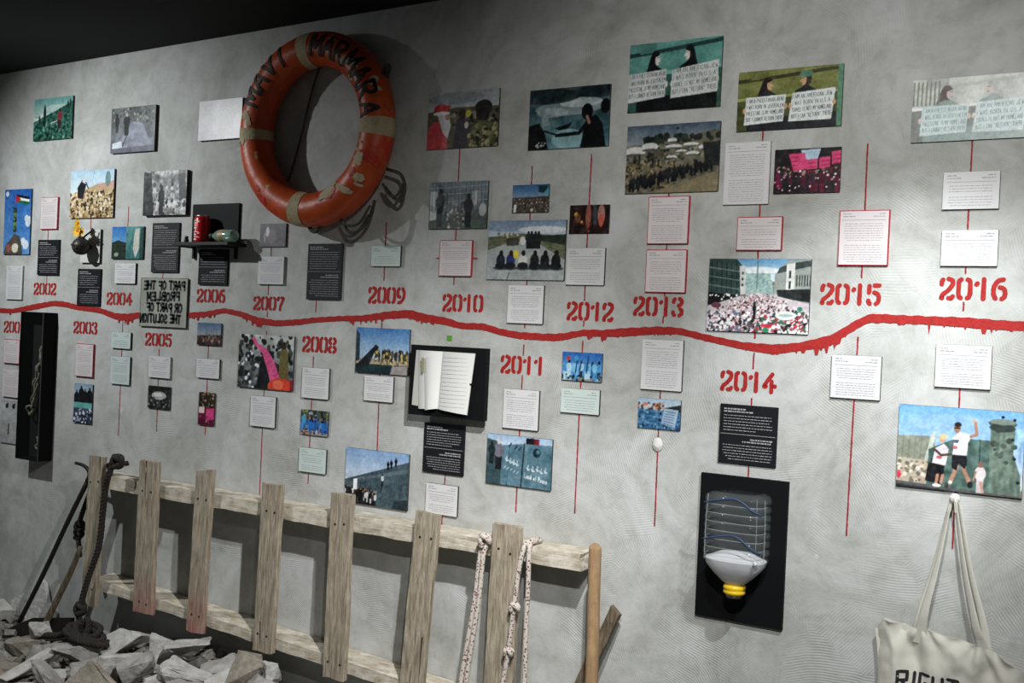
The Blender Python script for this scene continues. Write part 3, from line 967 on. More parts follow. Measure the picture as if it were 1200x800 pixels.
def pB12(c):
    c.grad(0, .75, (124, 160, 204), (214, 222, 230))
    c.poly([(0, .58), (.5, .36), (1, .14), (1, 1), (0, 1)], (70, 90, 98))
    c.poly([(.2, .53), (1, .26), (1, .34), (.2, .57)], (96, 116, 124))
    for i in range(12):
        u = .1+.08*i
        c.ln([(u, .56-.41*(u-.1)), (u, 1)], .006, (50, 66, 74))
    c.noise(14, 12, 0, .5, 1, 1)
    c.poly([(0, .74), (.2, .7), (.45, .8), (.5, 1), (0, 1)], (22, 24, 28))
    c.crowd(40, 0, .84, .5, 1, .18, .24, [(24, 26, 30), (40, 44, 50), (60, 62, 66), (200, 200, 200)])
    c.poly([(.14, .56), (.2, .54), (.2, .74), (.14, .75)], (230, 232, 234))
    for u, v in ((.68, .24), (.73, .21), (.8, .17)):
        c.person(u, v+.08, .16, (20, 22, 26), (20, 22, 26), (20, 22, 26), 1.4)
    c.person(.6, .62, .22, (190, 200, 206), (30, 34, 40), (30, 30, 30))
    c.ln([(.6, .62), (.58, .74)], .02, (24, 28, 32))
    c.poly([(.8, .86), (1, .8), (1, 1), (.76, 1)], (42, 56, 64))

def pB17(c):
    c.grad(0, .4, (150, 180, 210), (206, 216, 224))
    c.poly([(0, .25), (.3, .2), (.6, .14), (1, .13), (1, 1), (0, 1)], (88, 124, 140))
    c.noise(18, 8, 0, .15, 1, 1)
    c.ln([(.58, .14), (.55, 1)], .03, (30, 44, 54))
    c.ln([(.36, .2), (.33, 1)], .012, (60, 90, 104))
    c.ln([(.8, .14), (.79, 1)], .01, (70, 104, 118))
    c.poly([(0, .1), (.2, .15), (.24, 1), (0, 1)], (60, 84, 90))
    c.person(.19, .7, .62, (110, 110, 122), (30, 34, 40), (190, 190, 196), 1.3)
    c.person(.08, .6, .45, (36, 46, 50), (30, 36, 40), (40, 40, 40), 1.3)
    c.poly([(.6, .03), (.72, .02), (.73, .14), (.6, .14)], (34, 32, 38))
    c.poly([(.72, .03), (.8, .03), (.8, .14), (.73, .14)], (130, 40, 44))
    c.dot(.77, .3, .09, (34, 56, 70))
    c.dot(.79, .28, .04, (90, 130, 150))
    for u, v in ((.35, .16), (.5, .22), (.44, .2)):
        c.ln([(u, v+.06), (u+.03, v)], .03, (36, 60, 76))
    for u, v in ((.30, .47), (.36, .5), (.41, .52), (.46, .54), (.63, .60), (.70, .62), (.77, .6), (.83, .64), (.89, .62)):
        c.ln([(u, v), (u+.02, v+.05), (u+.045, v+.03)], .018, (206, 220, 226))
        c.ln([(u+.02, v-.05), (u+.022, v+.03)], .014, (206, 220, 226))
    for p in text_paths('Land of Peace', .10, 0, 0, .66)[0]:
        c.ln([(.60+q[0]*.42, .80+q[0]*.10-q[1]*.9) for q in p], .018, (200, 214, 220))
    for u, v in ((.28, .62), (.33, .64), (.38, .66), (.43, .68), (.48, .7)):
        c.ln([(u, v+.04), (u+.025, v)], .014, (196, 212, 220))

def pB18(c):
    c.grad(0, .8, (34, 96, 176), (96, 156, 214))
    c.crowd(16, .05, .85, .95, 1.0, .55, .75, [(66, 140, 196), (30, 50, 80), (110, 180, 220), (40, 90, 140), (160, 200, 220)], heads=((30, 40, 60), (60, 120, 170)))
    c.specks(30, 0, .75, 1, 1, .03, .06, [(28, 40, 50), (60, 90, 80), (40, 110, 170), (120, 170, 190)])
    c.dot(.16, .22, .08, (180, 60, 60))
    for u, v in ((.35, .2), (.62, .12), (.45, .3)):
        c.ln([(u, .7), (u+.04, v)], .05, (30, 60, 100))
    c.dot(.36, .22, .08, (60, 150, 200))

def pC1(c):
    c.grad(0, .6, (150, 158, 162), (200, 204, 204))
    c.ell(.4, .12, .4, .1, (124, 132, 138), .6)
    c.poly([(0, .34), (.4, .28), (1, .3), (1, 1), (0, 1)], (96, 90, 70))
    c.specks(70, .35, .35, 1, .75, .02, .05, [(52, 56, 48), (110, 110, 84), (34, 36, 34), (150, 140, 120)])
    c.poly([(.38, .98), (.42, .5), (.52, .42), (.62, .6), (.62, 1)], (70, 66, 76))
    c.ell(.5, .4, .045, .09, (60, 46, 40))
    c.dot(.58, .4, .06, (200, 190, 60))
    c.poly([(0, .66), (.08, .52), (.2, .5), (.28, .66), (.3, 1), (0, 1)], (202, 74, 80))
    c.ell(.19, .30, .1, .1, (186, 50, 54))
    c.poly([(.1, .3), (.16, .22), (.34, .24), (.28, .34)], (196, 54, 58))
    c.ell(.2, .37, .12, .035, (226, 224, 222))
    c.poly([(.14, .4), (.3, .38), (.34, .6), (.3, .82), (.22, .7), (.18, .52)], (200, 200, 204))
    c.ell(.29, .44, .04, .05, (160, 130, 116))
    c.ell(.79, .32, .12, .14, (46, 50, 44))
    c.ell(.78, .44, .09, .12, (40, 36, 36))
    c.poly([(.58, 1), (.62, .66), (.74, .54), (.9, .56), (1, .7), (1, 1)], (92, 94, 60))
    c.specks(60, .6, .6, 1, 1, .02, .05, [(60, 64, 40), (130, 126, 86), (44, 46, 34), (170, 160, 120)])
    c.ell(.56, .6, .03, .06, (200, 190, 186))

def pC2(c):
    c.grad(0, 1, (40, 60, 66), (84, 128, 136))
    c.noise(26, 5)
    c.ell(.5, .34, .42, .12, (150, 164, 168), .75)
    c.ell(.65, .26, .26, .08, (186, 196, 198), .8)
    c.ell(.3, .4, .2, .08, (170, 182, 186), .6)
    c.ell(.25, .14, .4, .12, (34, 46, 50), .8)
    c.ell(.85, .1, .3, .1, (30, 42, 46), .8)
    c.noise(16, 11)
    c.ell(.5, .84, .2, .16, (150, 190, 198), .7)
    c.poly([(0, .6), (.14, .56), (.22, .76), (.26, 1), (0, 1)], (14, 18, 20))
    c.poly([(.33, .66), (.5, .6), (.56, .56), (.5, .68), (.4, .7)], (20, 28, 32))
    c.ell(.73, .42, .07, .13, (10, 14, 16))
    c.poly([(.66, 1), (.7, .66), (.72, .54), (.84, .48), (.92, .62), (.97, 1)], (12, 14, 17))
    c.ln([(.74, .58), (.64, .76), (.36, .78)], .06, (14, 18, 20))
    c.ln([(.38, .78), (.18, .68)], .03, (14, 18, 20))
    c.ln([(.2, .68), (.15, .32)], .02, (120, 140, 146))
    c.poly([(.13, .3), (.18, .28), (.28, .6), (.2, .62)], (134, 150, 154), .8)
    c.ln([(.73, .5), (.76, .6)], .05, (150, 110, 96))
    c.specks(10, .08, .88, .22, .98, .01, .025, [(170, 180, 180)])
    c.ell(.95, .35, .06, .12, (16, 22, 26))

def pC3(c):
    c.grad(0, 1, (120, 132, 142), (96, 104, 102))
    c.noise(20, 7)
    c.poly([(0, .72), (1, .68), (1, 1), (0, 1)], (84, 96, 90))
    c.poly([(.02, .2), (.14, .2), (.13, .8), (.02, .82)], (190, 196, 200))
    c.poly([(.74, .22), (.82, .2), (.82, .5), (.75, .5)], (176, 184, 186))
    for i in range(15):
        c.ln([(.05+.065*i, .02), (.05+.065*i, .62)], .014, (70, 80, 88))
    for v in (.12, .26, .42):
        c.ln([(0, v+.02), (1, v-.03)], .012, (160, 170, 176))
    c.specks(60, .28, .45, .7, 1, .015, .04, [(60, 64, 66), (150, 150, 150), (96, 84, 84), (186, 180, 180)])
    c.person(.19, .95, .82, (62, 68, 74), (58, 64, 70), (56, 60, 64), .9)
    c.person(.68, .97, .72, (40, 44, 48), (36, 40, 44), (50, 50, 50), 1.1)
    c.ell(.92, .6, .06, .14, (170, 176, 176))

def pC4(c):
    c.grad(0, .5, (44, 92, 150), (130, 160, 186))
    c.poly([(0, .46), (1, .42), (1, 1), (0, 1)], (80, 70, 60))
    c.specks(170, 0, .48, 1, 1, .015, .035, [(34, 32, 34), (150, 138, 126), (190, 180, 170), (90, 70, 60), (60, 56, 60)])
    c.poly([(.7, .04), (.95, .06), (.97, .34), (.72, .28)], (24, 56, 66))
    c.poly([(.86, .3), (1, .1), (1, .4)], (70, 150, 170))
    c.poly([(.06, .7), (.13, .7), (.12, .98), (.05, .98)], (220, 222, 224))
    c.dot(.55, .9, .06, (206, 196, 186))

def pC5(c):
    c.grad(0, 1, (44, 26, 24), (36, 20, 18))
    c.noise(24, 6)
    c.ell(.48, .4, .07, .42, (150, 86, 70))
    c.ell(.8, .35, .09, .34, (170, 120, 110))
    c.ell(.8, .55, .06, .22, (196, 84, 66))
    c.poly([(.6, 0), (.68, 0), (.7, .7), (.6, .7)], (66, 72, 76))
    c.dot(.17, .33, .07, (214, 170, 60))
    c.ell(.22, .45, .08, .16, (130, 80, 40), .7)
    c.dot(.32, .6, .05, (220, 150, 80))
    c.specks(40, 0, .65, 1, 1, .015, .04, [(20, 14, 14), (110, 44, 36), (60, 30, 28)])
    c.dot(.5, .92, .03, (210, 90, 80))

def pC6(c):
    c.grad(0, .3, (110, 134, 164), (200, 210, 218))
    c.ell(.25, .12, .28, .07, (128, 146, 172), .8)
    c.ell(.7, .16, .3, .06, (222, 226, 230), .8)
    c.poly([(0, .28), (.4, .22), (1, .26), (1, .8), (0, .8)], (104, 108, 82))
    c.noise(24, 14, 0, .25, 1, .5)
    c.poly([(.62, .26), (1, .24), (1, .42), (.66, .34)], (44, 54, 44))
    c.poly([(0, .5), (.32, .36), (.62, .36), (1, .66), (1, 1), (0, 1)], (160, 168, 168))
    c.noise(8, 20, 0, .5, 1, 1)
    c.specks(16, .1, .22, .4, .28, .015, .03, [(200, 196, 180), (120, 116, 96)])
    c.poly([(.24, .3), (.4, .29), (.41, .42), (.25, .43)], (66, 66, 58))
    c.ell(.46, .34, .04, .07, (210, 210, 206))
    for u in (.53, .57, .62, .66):
        c.person(u, .48, .3, (36, 44, 40), (30, 36, 36), (34, 34, 32), 1.5)
    for i, (u, col) in enumerate(((.18, (34, 38, 56)), (.31, (44, 52, 110)), (.47, (206, 206, 200)), (.62, (38, 44, 44)), (.75, (30, 30, 34)), (.89, (34, 32, 36)))):
        c.ell(u, .80, .095, .035, (52, 58, 60), .8)
        c.ell(u, .68, .058, .12, col)
        c.ell(u, .76, .07, .06, (32, 34, 40))
        c.ell(u+.005, .55, .026, .048, (30, 26, 26))
    c.poly([(.34, .5), (.41, .5), (.41, .63), (.35, .63)], (222, 200, 54))
    c.ln([(.3, .88), (.27, 1)], .02, (100, 108, 108))

def pD2(c):
    c.grad(0, .28, (70, 88, 106), (130, 142, 150))
    c.poly([(0, .32), (.3, .26), (.6, .2), (.95, .12), (1, .12), (1, 1), (0, 1)], (104, 100, 84))
    c.noise(26, 12, 0, .28, 1, 1)
    c.specks(30, .2, .17, 1, .26, .03, .06, [(34, 44, 40), (46, 56, 48)])
    c.specks(110, 0, .3, .95, .55, .012, .03, [(60, 66, 56), (46, 52, 46), (140, 136, 116)])
    for u, v, ru, rv in ((.1, .38, .12, .07), (.26, .32, .09, .06), (.5, .24, .05, .035), (.52, .33, .09, .03), (.7, .31, .08, .03), (.86, .36, .08, .04), (.72, .44, .07, .03), (.5, .48, .06, .025), (.6, .4, .06, .02)):
        c.ell(u, v, ru, rv, (206, 206, 202))
        c.ell(u, v+rv*.8, ru*.95, rv*.4, (86, 90, 84))
    c.specks(260, 0, .55, .55, .95, .01, .03, [(70, 62, 48), (120, 104, 76), (150, 134, 100), (52, 50, 42)])
    c.poly([(.3, .98), (.95, .72), (1, .7), (1, 1), (.3, 1)], (130, 120, 92))
    c.poly([(.82, .3), (1, .28), (1, .64), (.86, .62)], (34, 38, 38))
    for i in range(70):
        t = i/70.0
        u = .06+.86*t+c.r.uniform(-.02, .02)
        c.person(u, .98-.3*t+c.r.uniform(-.06, .03), .17-.03*t, (28, 30, 34), (24, 26, 30), (40, 34, 34), 1.2)
    for u, v in ((.1, .56), (.15, .55), (.3, .6), (.36, .62), (.25, .55)):
        c.person(u, v, .13, (40, 38, 36), (34, 34, 34), (40, 34, 30))
    c.dot(.55, .07, .02, (30, 34, 36))

def pD5(c):
    c.grad(0, 1, (34, 30, 34), (46, 30, 40))
    c.noise(22, 8)
    c.poly([(.4, .04), (.7, .02), (.66, .24), (.46, .26)], (170, 200, 218))
    c.crowd(60, 0, .8, 1, 1.02, .45, .5, [(34, 26, 32), (120, 24, 60), (60, 40, 56), (90, 20, 48), (30, 30, 36)], heads=((60, 40, 40), (30, 24, 26), (170, 130, 120)))
    c.specks(34, 0, .5, 1, 1, .012, .03, [(220, 210, 214), (200, 120, 150), (40, 20, 30), (230, 226, 230)])
    for q in ([(.22, .12), (.46, .1), (.52, .46), (.3, .5)], [(.48, .26), (.66, .24), (.66, .46), (.5, .48)], [(.68, .22), (.84, .2), (.84, .44), (.68, .46)], [(.86, .1), (1, .08), (1, .36), (.87, .38)]):
        c.poly(q, (222, 62, 120))
        u0, v0 = q[0]
        for i in range(3):
            c.ln([(u0+.04, v0+.08+.09*i), (u0+.15, v0+.07+.09*i)], .018, (150, 30, 76))

def pD9(c):
    c.grad(0, .3, (96, 160, 206), (214, 226, 232))
    c.ell(.5, .16, .2, .05, (222, 232, 238))
    c.poly([(.38, .2), (.62, .2), (.66, .5), (.36, .5)], (150, 180, 176))
    c.noise(30, 16, .36, .18, .66, .45)
    c.ln([(.49, .04), (.49, .4)], .02, (110, 140, 140))
    c.poly([(0, 0), (.28, 0), (.35, .12), (.38, .52), (0, .62)], (56, 78, 76))
    for i in range(6):
        c.ln([(.03+.05*i, .04), (.04+.05*i, .46)], .012, (28, 44, 44))
    for v in (.12, .24, .36):
        c.ln([(0, v), (.32, v+.06)], .014, (110, 132, 126))
    c.poly([(0, .46), (.3, .5), (.3, .62), (0, .64)], (24, 28, 30))
    c.poly([(.31, .1), (.37, .1), (.38, .48), (.33, .5)], (204, 208, 206))
    for v in (.2, .28, .36):
        c.ell(.345, v, .01, .02, (50, 60, 60))
    c.poly([(.66, .22), (.78, .02), (1, 0), (1, .6), (.66, .5)], (150, 158, 154))
    c.poly([(.7, .12), (.82, .06), (1, .02), (1, .1), (.68, .2)], (60, 72, 70))
    c.poly([(.77, .08), (.85, .05), (.85, .52), (.77, .5)], (214, 218, 214))
    for v in (.16, .3, .42):
        c.poly([(.795, v), (.815, v), (.815, v+.1), (.795, v+.1)], (44, 52, 52))
    for i in range(6):
        c.poly([(.865+.025*i, .22), (.876+.025*i, .22), (.876+.025*i, .36), (.865+.025*i, .37)], (40, 50, 50))
    c.poly([(.68, .42), (1, .4), (1, .58), (.7, .52)], (40, 44, 46))
    c.specks(14, .02, .48, .3, .56, .008, .016, [(240, 240, 230)])
    c.poly([(0, .66), (.3, .52), (.5, .46), (.68, .5), (1, .6), (1, 1), (0, 1)], (196, 186, 192))
    for b in range(6):
        v0, v1 = .48+.085*b, .58+.085*b
        r = .007+.0032*b
        c.specks(220, max(0, .34-.12*b), v0, min(1, .68+.1*b), v1, r*.7, r*1.4, [(236, 226, 230), (220, 206, 212), (70, 60, 66), (40, 36, 42), (206, 180, 184), (180, 60, 70), (150, 140, 146), (240, 236, 238)])
    c.specks(130, 0, .72, .5, 1, .012, .026, [(238, 236, 240), (40, 38, 44), (220, 214, 222), (90, 84, 92), (110, 120, 150)])
    c.specks(130, .5, .72, 1, 1, .012, .028, [(238, 236, 240), (30, 34, 38), (60, 110, 84), (200, 56, 66), (220, 214, 222), (90, 84, 92)])
    c.ell(.78, .76, .1, .06, (214, 226, 222))
    c.ell(.78, .76, .07, .02, (170, 186, 184))
    for q in range(5):
        c.ell(.56+.02*q, .9+.01*(q % 2), .012, .03, (206, 52, 66))
    c.ell(.59, .96, .03, .03, (40, 150, 110))
    c.ln([(.74, .9), (.77, .97), (.8, .88)], .02, (30, 30, 34))
    c.ln([(.84, .86), (.92, .76)], .02, (180, 40, 50))
    c.ell(.91, .67, .025, .03, (36, 130, 100))
    c.person(.475, .82, .24, (28, 30, 32), (26, 28, 30), (30, 28, 28), .8)
    c.ell(.09, .64, .05, .04, (110, 60, 76))

def pD11(c):
    c.grad(0, .4, (150, 180, 206), (190, 196, 196))
    c.poly([(.6, .3), (1, .16), (1, .45), (.6, .4)], (40, 46, 46))
    c.specks(40, 0, .15, .6, .4, .03, .06, [(90, 70, 60), (180, 150, 130), (60, 60, 70), (200, 120, 90)])
    c.poly([(0, .36), (1, .4), (1, 1), (0, 1)], (58, 106, 146))
    c.noise(40, 10, 0, .36, 1, 1)
    c.specks(60, 0, .4, 1, 1, .02, .05, [(40, 80, 120), (90, 140, 176), (28, 50, 70), (120, 164, 190)])
    c.poly([(.62, .3), (.95, .34), (.88, .92), (.56, .82)], (150, 176, 200))
    for i in range(6):
        c.ln([(.65-.01*i, .4+.08*i), (.88-.01*i, .43+.085*i)], .025, (70, 96, 126))

def pE7(c):
    c.grad(0, .9, (110, 172, 226), (196, 214, 232))
    c.ell(.5, .2, .4, .12, (150, 186, 228), .5)
    c.poly([(0, .38), (.28, .36), (.31, .34), (.3, .78), (0, .78)], (140, 146, 130))
    for i in range(5):
        c.ln([(.05+.05*i, .37), (.04+.05*i, .66)], .008, (116, 122, 108))
    c.poly([(.28, .32), (.315, .3), (.27, .7), (.21, .74)], (186, 196, 186))
    c.poly([(0, .64), (.22, .66), (.3, .68), (.28, .95), (0, .94)], (176, 168, 150))
    c.specks(70, 0, .66, .28, .92, .01, .03, [(214, 204, 186), (130, 116, 100), (190, 170, 150), (110, 110, 100)])
    c.poly([(0, .84), (.03, .8), (.045, .86), (.02, .92)], (214, 60, 80))
    c.poly([(.26, .52), (.5, .34), (.62, .36), (.78, .36), (.78, .98), (.25, .96)], (84, 112, 106))
    c.noise(26, 9, .26, .36, .8, .95)
    c.ln([(.665, .36), (.66, .9)], .01, (40, 56, 52))
    c.poly([(.74, .2), (.93, .2), (.92, .5), (.98, .74), (.99, 1), (.74, 1)], (104, 124, 112))
    c.noise(26, 8, .74, .2, .99, 1)
    c.specks(16, .76, .24, .94, .6, .015, .04, [(60, 74, 68), (76, 90, 80)])
    c.ell(.83, .15, .11, .05, (76, 94, 88))
    c.ell(.83, .2, .1, .05, (52, 66, 62))
    c.ell(.83, .13, .1, .035, (120, 136, 128))
    for u, v in ((.83, .075), (.92, .1), (.91, .33), (.93, .55), (.965, .82)):
        c.dot(u, v, .018, (28, 34, 36))
    c.poly([(.0, .93), (1, .985), (1, 1), (0, 1)], (90, 92, 92))
    c.poly([(.0, .965), (.6, 1), (0, 1)], (60, 62, 62))
    c.poly([(.24, .9), (.26, .68), (.38, .68), (.37, .93)], (34, 36, 42))
    c.poly([(.285, .62), (.395, .64), (.385, .85), (.27, .8)], (26, 28, 32))
    c.poly([(.31, .5), (.38, .44), (.42, .5), (.4, .7), (.29, .68)], (218, 216, 224))
    c.ell(.365, .38, .028, .05, (196, 150, 120))
    c.ell(.375, .355, .03, .035, (206, 186, 140))
    c.ln([(.31, .52), (.36, .58), (.44, .56)], .03, (96, 72, 60))
    c.ln([(.34, .82), (.33, .92)], .035, (190, 140, 116))
    c.ln([(.38, .82), (.37, .9)], .035, (190, 140, 116))
    c.ell(.335, .945, .035, .02, (236, 232, 232))
    c.poly([(.33, .585), (.37, .6), (.36, .63), (.32, .62)], (206, 90, 110))
    c.ln([(.49, .7), (.44, .9)], .045, (190, 146, 118))
    c.ln([(.54, .7), (.595, .88)], .045, (180, 134, 108))
    c.ell(.415, .935, .016, .04, (54, 66, 62))
    c.ell(.6, .9, .022, .04, (34, 36, 38))
    c.ell(.445, .89, .015, .02, (230, 230, 232))
    c.poly([(.45, .56), (.56, .54), (.57, .66), (.55, .72), (.5, .66), (.49, .75), (.45, .72)], (30, 30, 38))
    c.poly([(.445, .36), (.5, .29), (.56, .3), (.6, .32), (.57, .4), (.565, .56), (.45, .56), (.46, .46)], (228, 226, 234))
    c.ln([(.59, .33), (.635, .3), (.62, .16)], .035, (170, 120, 96))
    c.dot(.61, .14, .02, (196, 150, 124))
    c.ell(.48, .24, .026, .06, (170, 124, 100))
    c.ell(.485, .2, .028, .03, (50, 42, 38))
    c.ln([(.46, .24), (.5, .24)], .016, (26, 26, 28))
    c.poly([(.45, .38), (.5, .38), (.49, .42), (.45, .42)], (80, 96, 130))
    c.poly([(.455, .45), (.49, .46), (.485, .49), (.45, .49)], (206, 90, 110))
    c.person(.675, .985, .37, (222, 210, 212), (198, 186, 190), (150, 106, 90), 1.1)
    c.ln([(.68, .86), (.70, .97)], .03, (196, 150, 130))
    c.ln([(.64, .74), (.625, .84)], .02, (180, 130, 110))

def pD1(c):
    sign_people(c, (96, 160, 150), (74, 128, 118), (40, 70, 66), (206, 208, 200), (22, 26, 28), (20, 22, 24), (200, 206, 206), None, (18, 22, 24), [(.0, .44), (.42, .40), (.41, .80), (.0, .86)], [(.48, .42), (.97, .33), (.965, .78), (.47, .83)])
def pD3(c):
    sign_people(c, (128, 132, 70), (110, 116, 62), (64, 66, 34), (200, 160, 120), (36, 28, 26), (60, 46, 36), (214, 222, 222), (84, 132, 112), (38, 40, 46))
    c.poly([(.95, 0), (1, 0), (1, 1), (.95, 1)], (90, 140, 110))
def pE1(c):
    sign_people(c, (206, 212, 206), (190, 200, 196), (190, 198, 190), (214, 200, 196), (104, 90, 90), (186, 190, 188), (206, 226, 226), None, (150, 170, 168))
    for i in range(7):
        c.poly([(.01+.035*i, .04), (.022+.035*i, .04), (.02+.035*i, .42), (.005+.035*i, .42)], (130, 136, 124))

def make_print(root, w, h, t, fn, dens, seed):
    c = Cv(w, h, dens, (128, 128, 128), seed)
    fn(c)
    for amp_, cells_ in ((9, 7), (10, 22), (11, 48)):
        c.noise(amp_, cells_)
    c.noise(6, 60, mono=False)
    img = np.clip((c.final()-.46)*1.10+.46, 0, 1)
    ny, nx = img.shape[:2]
    xs = np.linspace(-w/2, w/2, nx)
    zs = np.linspace(h/2, -h/2, ny)
    X, Z = np.meshgrid(xs, zs)
    co = np.stack([X, np.full_like(X, -t-0.0004), Z], -1).reshape(-1, 3)
    idx = np.arange(ny*nx).reshape(ny, nx)
    q = np.stack([idx[1:, :-1], idx[1:, 1:], idx[:-1, 1:], idx[:-1, :-1]], -1).reshape(-1, 4)
    me = bpy.data.meshes.new('print')
    me.vertices.add(len(co))
    me.vertices.foreach_set('co', co.ravel())
    me.loops.add(q.size)
    me.loops.foreach_set('vertex_index', q.ravel().astype(np.int32))
    me.polygons.add(len(q))
    me.polygons.foreach_set('loop_start', np.arange(0, q.size, 4, dtype=np.int32))
    me.update()
    ca = me.color_attributes.new('Col', 'FLOAT_COLOR', 'POINT')
    img = (img*.86+img.mean(-1, keepdims=True)*.14)*.95
    L = np.where(img <= .04045, img/12.92, ((img+.055)/1.055)**2.4)
    ca.data.foreach_set('color', np.concatenate([L, np.ones((ny, nx, 1))], -1).ravel())
    me.materials.append(M['photo'])
    me.update(calc_edges=True)
    o = bpy.data.objects.new('print', me)
    COL.objects.link(o)
    o.parent = root
    return o

# id: x, z, width, height, thickness, painter, label
PHOTOS = {
 'A1': (-4.637, 2.492, .292, .200, .010, pA1, 'green hillside photo with a red clothed walker, highest at the far left'),
 'A2': (-4.055, 2.406, .296, .203, .014, pA2, 'blue grey photo of a dark figure by a pale mound near the top left'),
 'A3': (-3.504, 2.415, .256, .168, .014, pA3, 'photo with a silver grey reflection painted across it, just left of the orange life ring'),
 'A4': (-4.885, 2.006, .211, .318, .008, pA4, 'tall blue sky photo with a flag and stacked green olives at the left edge'),
 'A6': (-4.327, 2.126, .310, .220, .010, pA6, 'photo of a stooping figure on a tan harvest field under pale sky'),
 'A7': (-3.823, 2.115, .275, .193, .018, pA7, 'black and white photo of a person walking through rocks above the tall black card'),
 'A12': (-4.066, 1.900, .214, .145, .008, pA12, 'two part photo, blue sky left and teal with a white figure right'),
 'A18c': (-4.887, 1.027, .132, .205, .007, pA18c, 'pale photo with dark round shapes half hidden behind the black wall case'),
 'A21': (-4.331, 1.159, .131, .181, .007, pA21, 'narrow photo pair with a teal band, under the red edged 2003 card'),
 'A25': (-3.817, 1.223, .141, .098, .007, pA25, 'small dark grey interior photo below the 2005 card'),
 'A26': (-3.522, 1.512, .143, .094, .007, pA26, 'small photo of a crowd under dusky blue sky below the year 2006'),
 'A28': (-3.519, 1.196, .095, .138, .007, pA28, 'small upright photo with a bright pink placard under the 2006 card'),
 'B1': (-3.179, 1.927, .144, .094, .007, pB1, 'small dim purple grey photo directly under the life ring'),
 'B5': (-3.189, 1.412, .306, .218, .008, pB5, 'photo of a pink dotted trunk and red ball in a dark crowd'),
 'B6': (-2.589, 1.485, .255, .172, .008, pB6, 'photo of a crowd under blue sky beside a dark ramp, below the year 2009'),
 'B9': (-2.913, 1.187, .143, .098, .007, pB9, 'small photo of a crowd in bright blue shirts in the 2008 column'),
 'B12': (-2.591, 1.003, .303, .210, .008, pB12, 'photo of people before a tall grey barrier wall, just above the fence'),
 'B17': (-1.966, 1.131, .265, .175, .008, pB17, 'photo of a blue grey concrete wall with white lettering in the 2011 column'),
 'B18': (-1.735, 1.473, .152, .096, .007, pB18, 'small photo of blue painted people under blue sky, below the year 2012'),
 'C1': (-2.268, 2.337, .310, .205, .008, pC1, 'photo of a figure in a red and white hat facing a helmeted soldier'),
 'C2': (-1.830, 2.315, .312, .207, .008, pC2, 'dark stormy photo of a silhouetted figure swinging a sling'),
 'C3': (-2.271, 2.028, .255, .171, .008, pC3, 'grey photo of figures behind barred fencing above the red edged 2010 card'),
 'C4': (-1.967, 2.044, .147, .097, .007, pC4, 'small photo of a crowd with a dark flag against blue sky'),
 'C5': (-1.733, 1.969, .150, .096, .007, pC5, 'small dark red photo of flames above the 2012 card'),
 'C6': (-1.976, 1.865, .314, .207, .008, pC6, 'photo of six people seated on a road facing soldiers'),
 'D1': (-1.448, 2.427, .321, .222, .008, pD1, 'teal tinted photo of two people holding hand lettered signs, highest of the sign photos'),
 'D2': (-1.443, 2.160, .323, .221, .008, pD2, 'dim photo of a hillside of pale tents with a line of people'),
 'D3': (-1.068, 2.324, .324, .184, .008, pD3, 'olive green photo of two people holding lettered signs, one in a cap'),
 'D5': (-1.002, 2.103, .201, .134, .008, pD5, 'photo of a dark crowd holding bright pink placards'),
 'D9': (-1.136, 1.725, .323, .226, .008, pD9, 'photo of a vast crowd filling a street between tall buildings'),
 'D11': (-1.446, 1.337, .149, .097, .007, pD11, 'small blue photo of a crowd with a tilted sheet of writing'),
 'E1': (-0.545, 2.259, .323, .178, .008, pE1, 'pale washed out photo of sign holders at the top right of the wall'),
 'E7': (-0.536, 1.308, .329, .233, .010, pE7, 'photo of two runners in white shirts passing a concrete watchtower'),
}
DENS = 430
TXT_L = ['I AM A PALESTINIAN ARAB', 'I WAS BORN IN JERUSALEM', 'PALESTINE IS MY HOMELAND', 'BUT I CANNOT RETURN THERE']
TXT_R = ['I AM AN AMERICAN JEW', 'I WAS BORN IN U.S.A.', 'ISRAEL IS NOT MY HOMELAND', 'BUT I CAN "RETURN" THERE']

def fit_text(txt, h, width, x0, z0, rnd=None, adv=.78, maxw=1.0):
    _, W = text_paths(txt, h, 0, 0, adv, 1.0)
    wid = min(maxw, width/W)
    return text_paths(txt, h, x0, z0, adv, wid, rnd=rnd)[0]

def sign_lettering(root, w, h, t, m, seed, lw, boxes):
    rnd = random.Random(seed)
    for (u0, u1, v0, v1, sl), T in zip(boxes, (TXT_L, TXT_R)):
        P = []
        for i, s in enumerate(T):
            v = v0+(v1-v0)*(i+.75)/4.0
            ps = fit_text(s, h*.062, (u1-u0)*w, (u0-.5)*w, (.5-v)*h, rnd, maxw=1.6)
            P += [[(x, z-sl*(x-(u0-.5)*w)*.6) for x, z in p] for p in ps]
        v, f = ribbon(P, lw, t+0.0008, 0.2, seed, n=2, capn=1)
        o = new_mesh_obj('sign_lettering', v, f, m, root)
        o['kind'] = 'stuff'

_i = 0
for k, (x, z, w, h, t, fn, label) in PHOTOS.items():
    _i += 1
    r = empty('photo_panel', (x, 0, z))
    tag(r, label, 'photo', 'photographs mounted on the wall')
    box('board', (-w/2, -t, -h/2), (w/2, 0, h/2), M['edge_dark'], r, 0.0008, 1)
    make_print(r, w-.0008, h-.0008, t, fn, DENS*(1.25 if x > -1.3 else 1.0), 100+_i)
    if k in ('D1', 'D3', 'E1'):
        sign_lettering(r, w, h, t, M['marker_pale'] if k == 'E1' else M['marker'], 7+_i, .0011, ((.01, .41, .44, .82, -.07), (.49, .96, .40, .80, -.10)) if k == 'D1' else ((.095, .455, .46, .87, -.03), (.535, .905, .43, .86, -.07)))

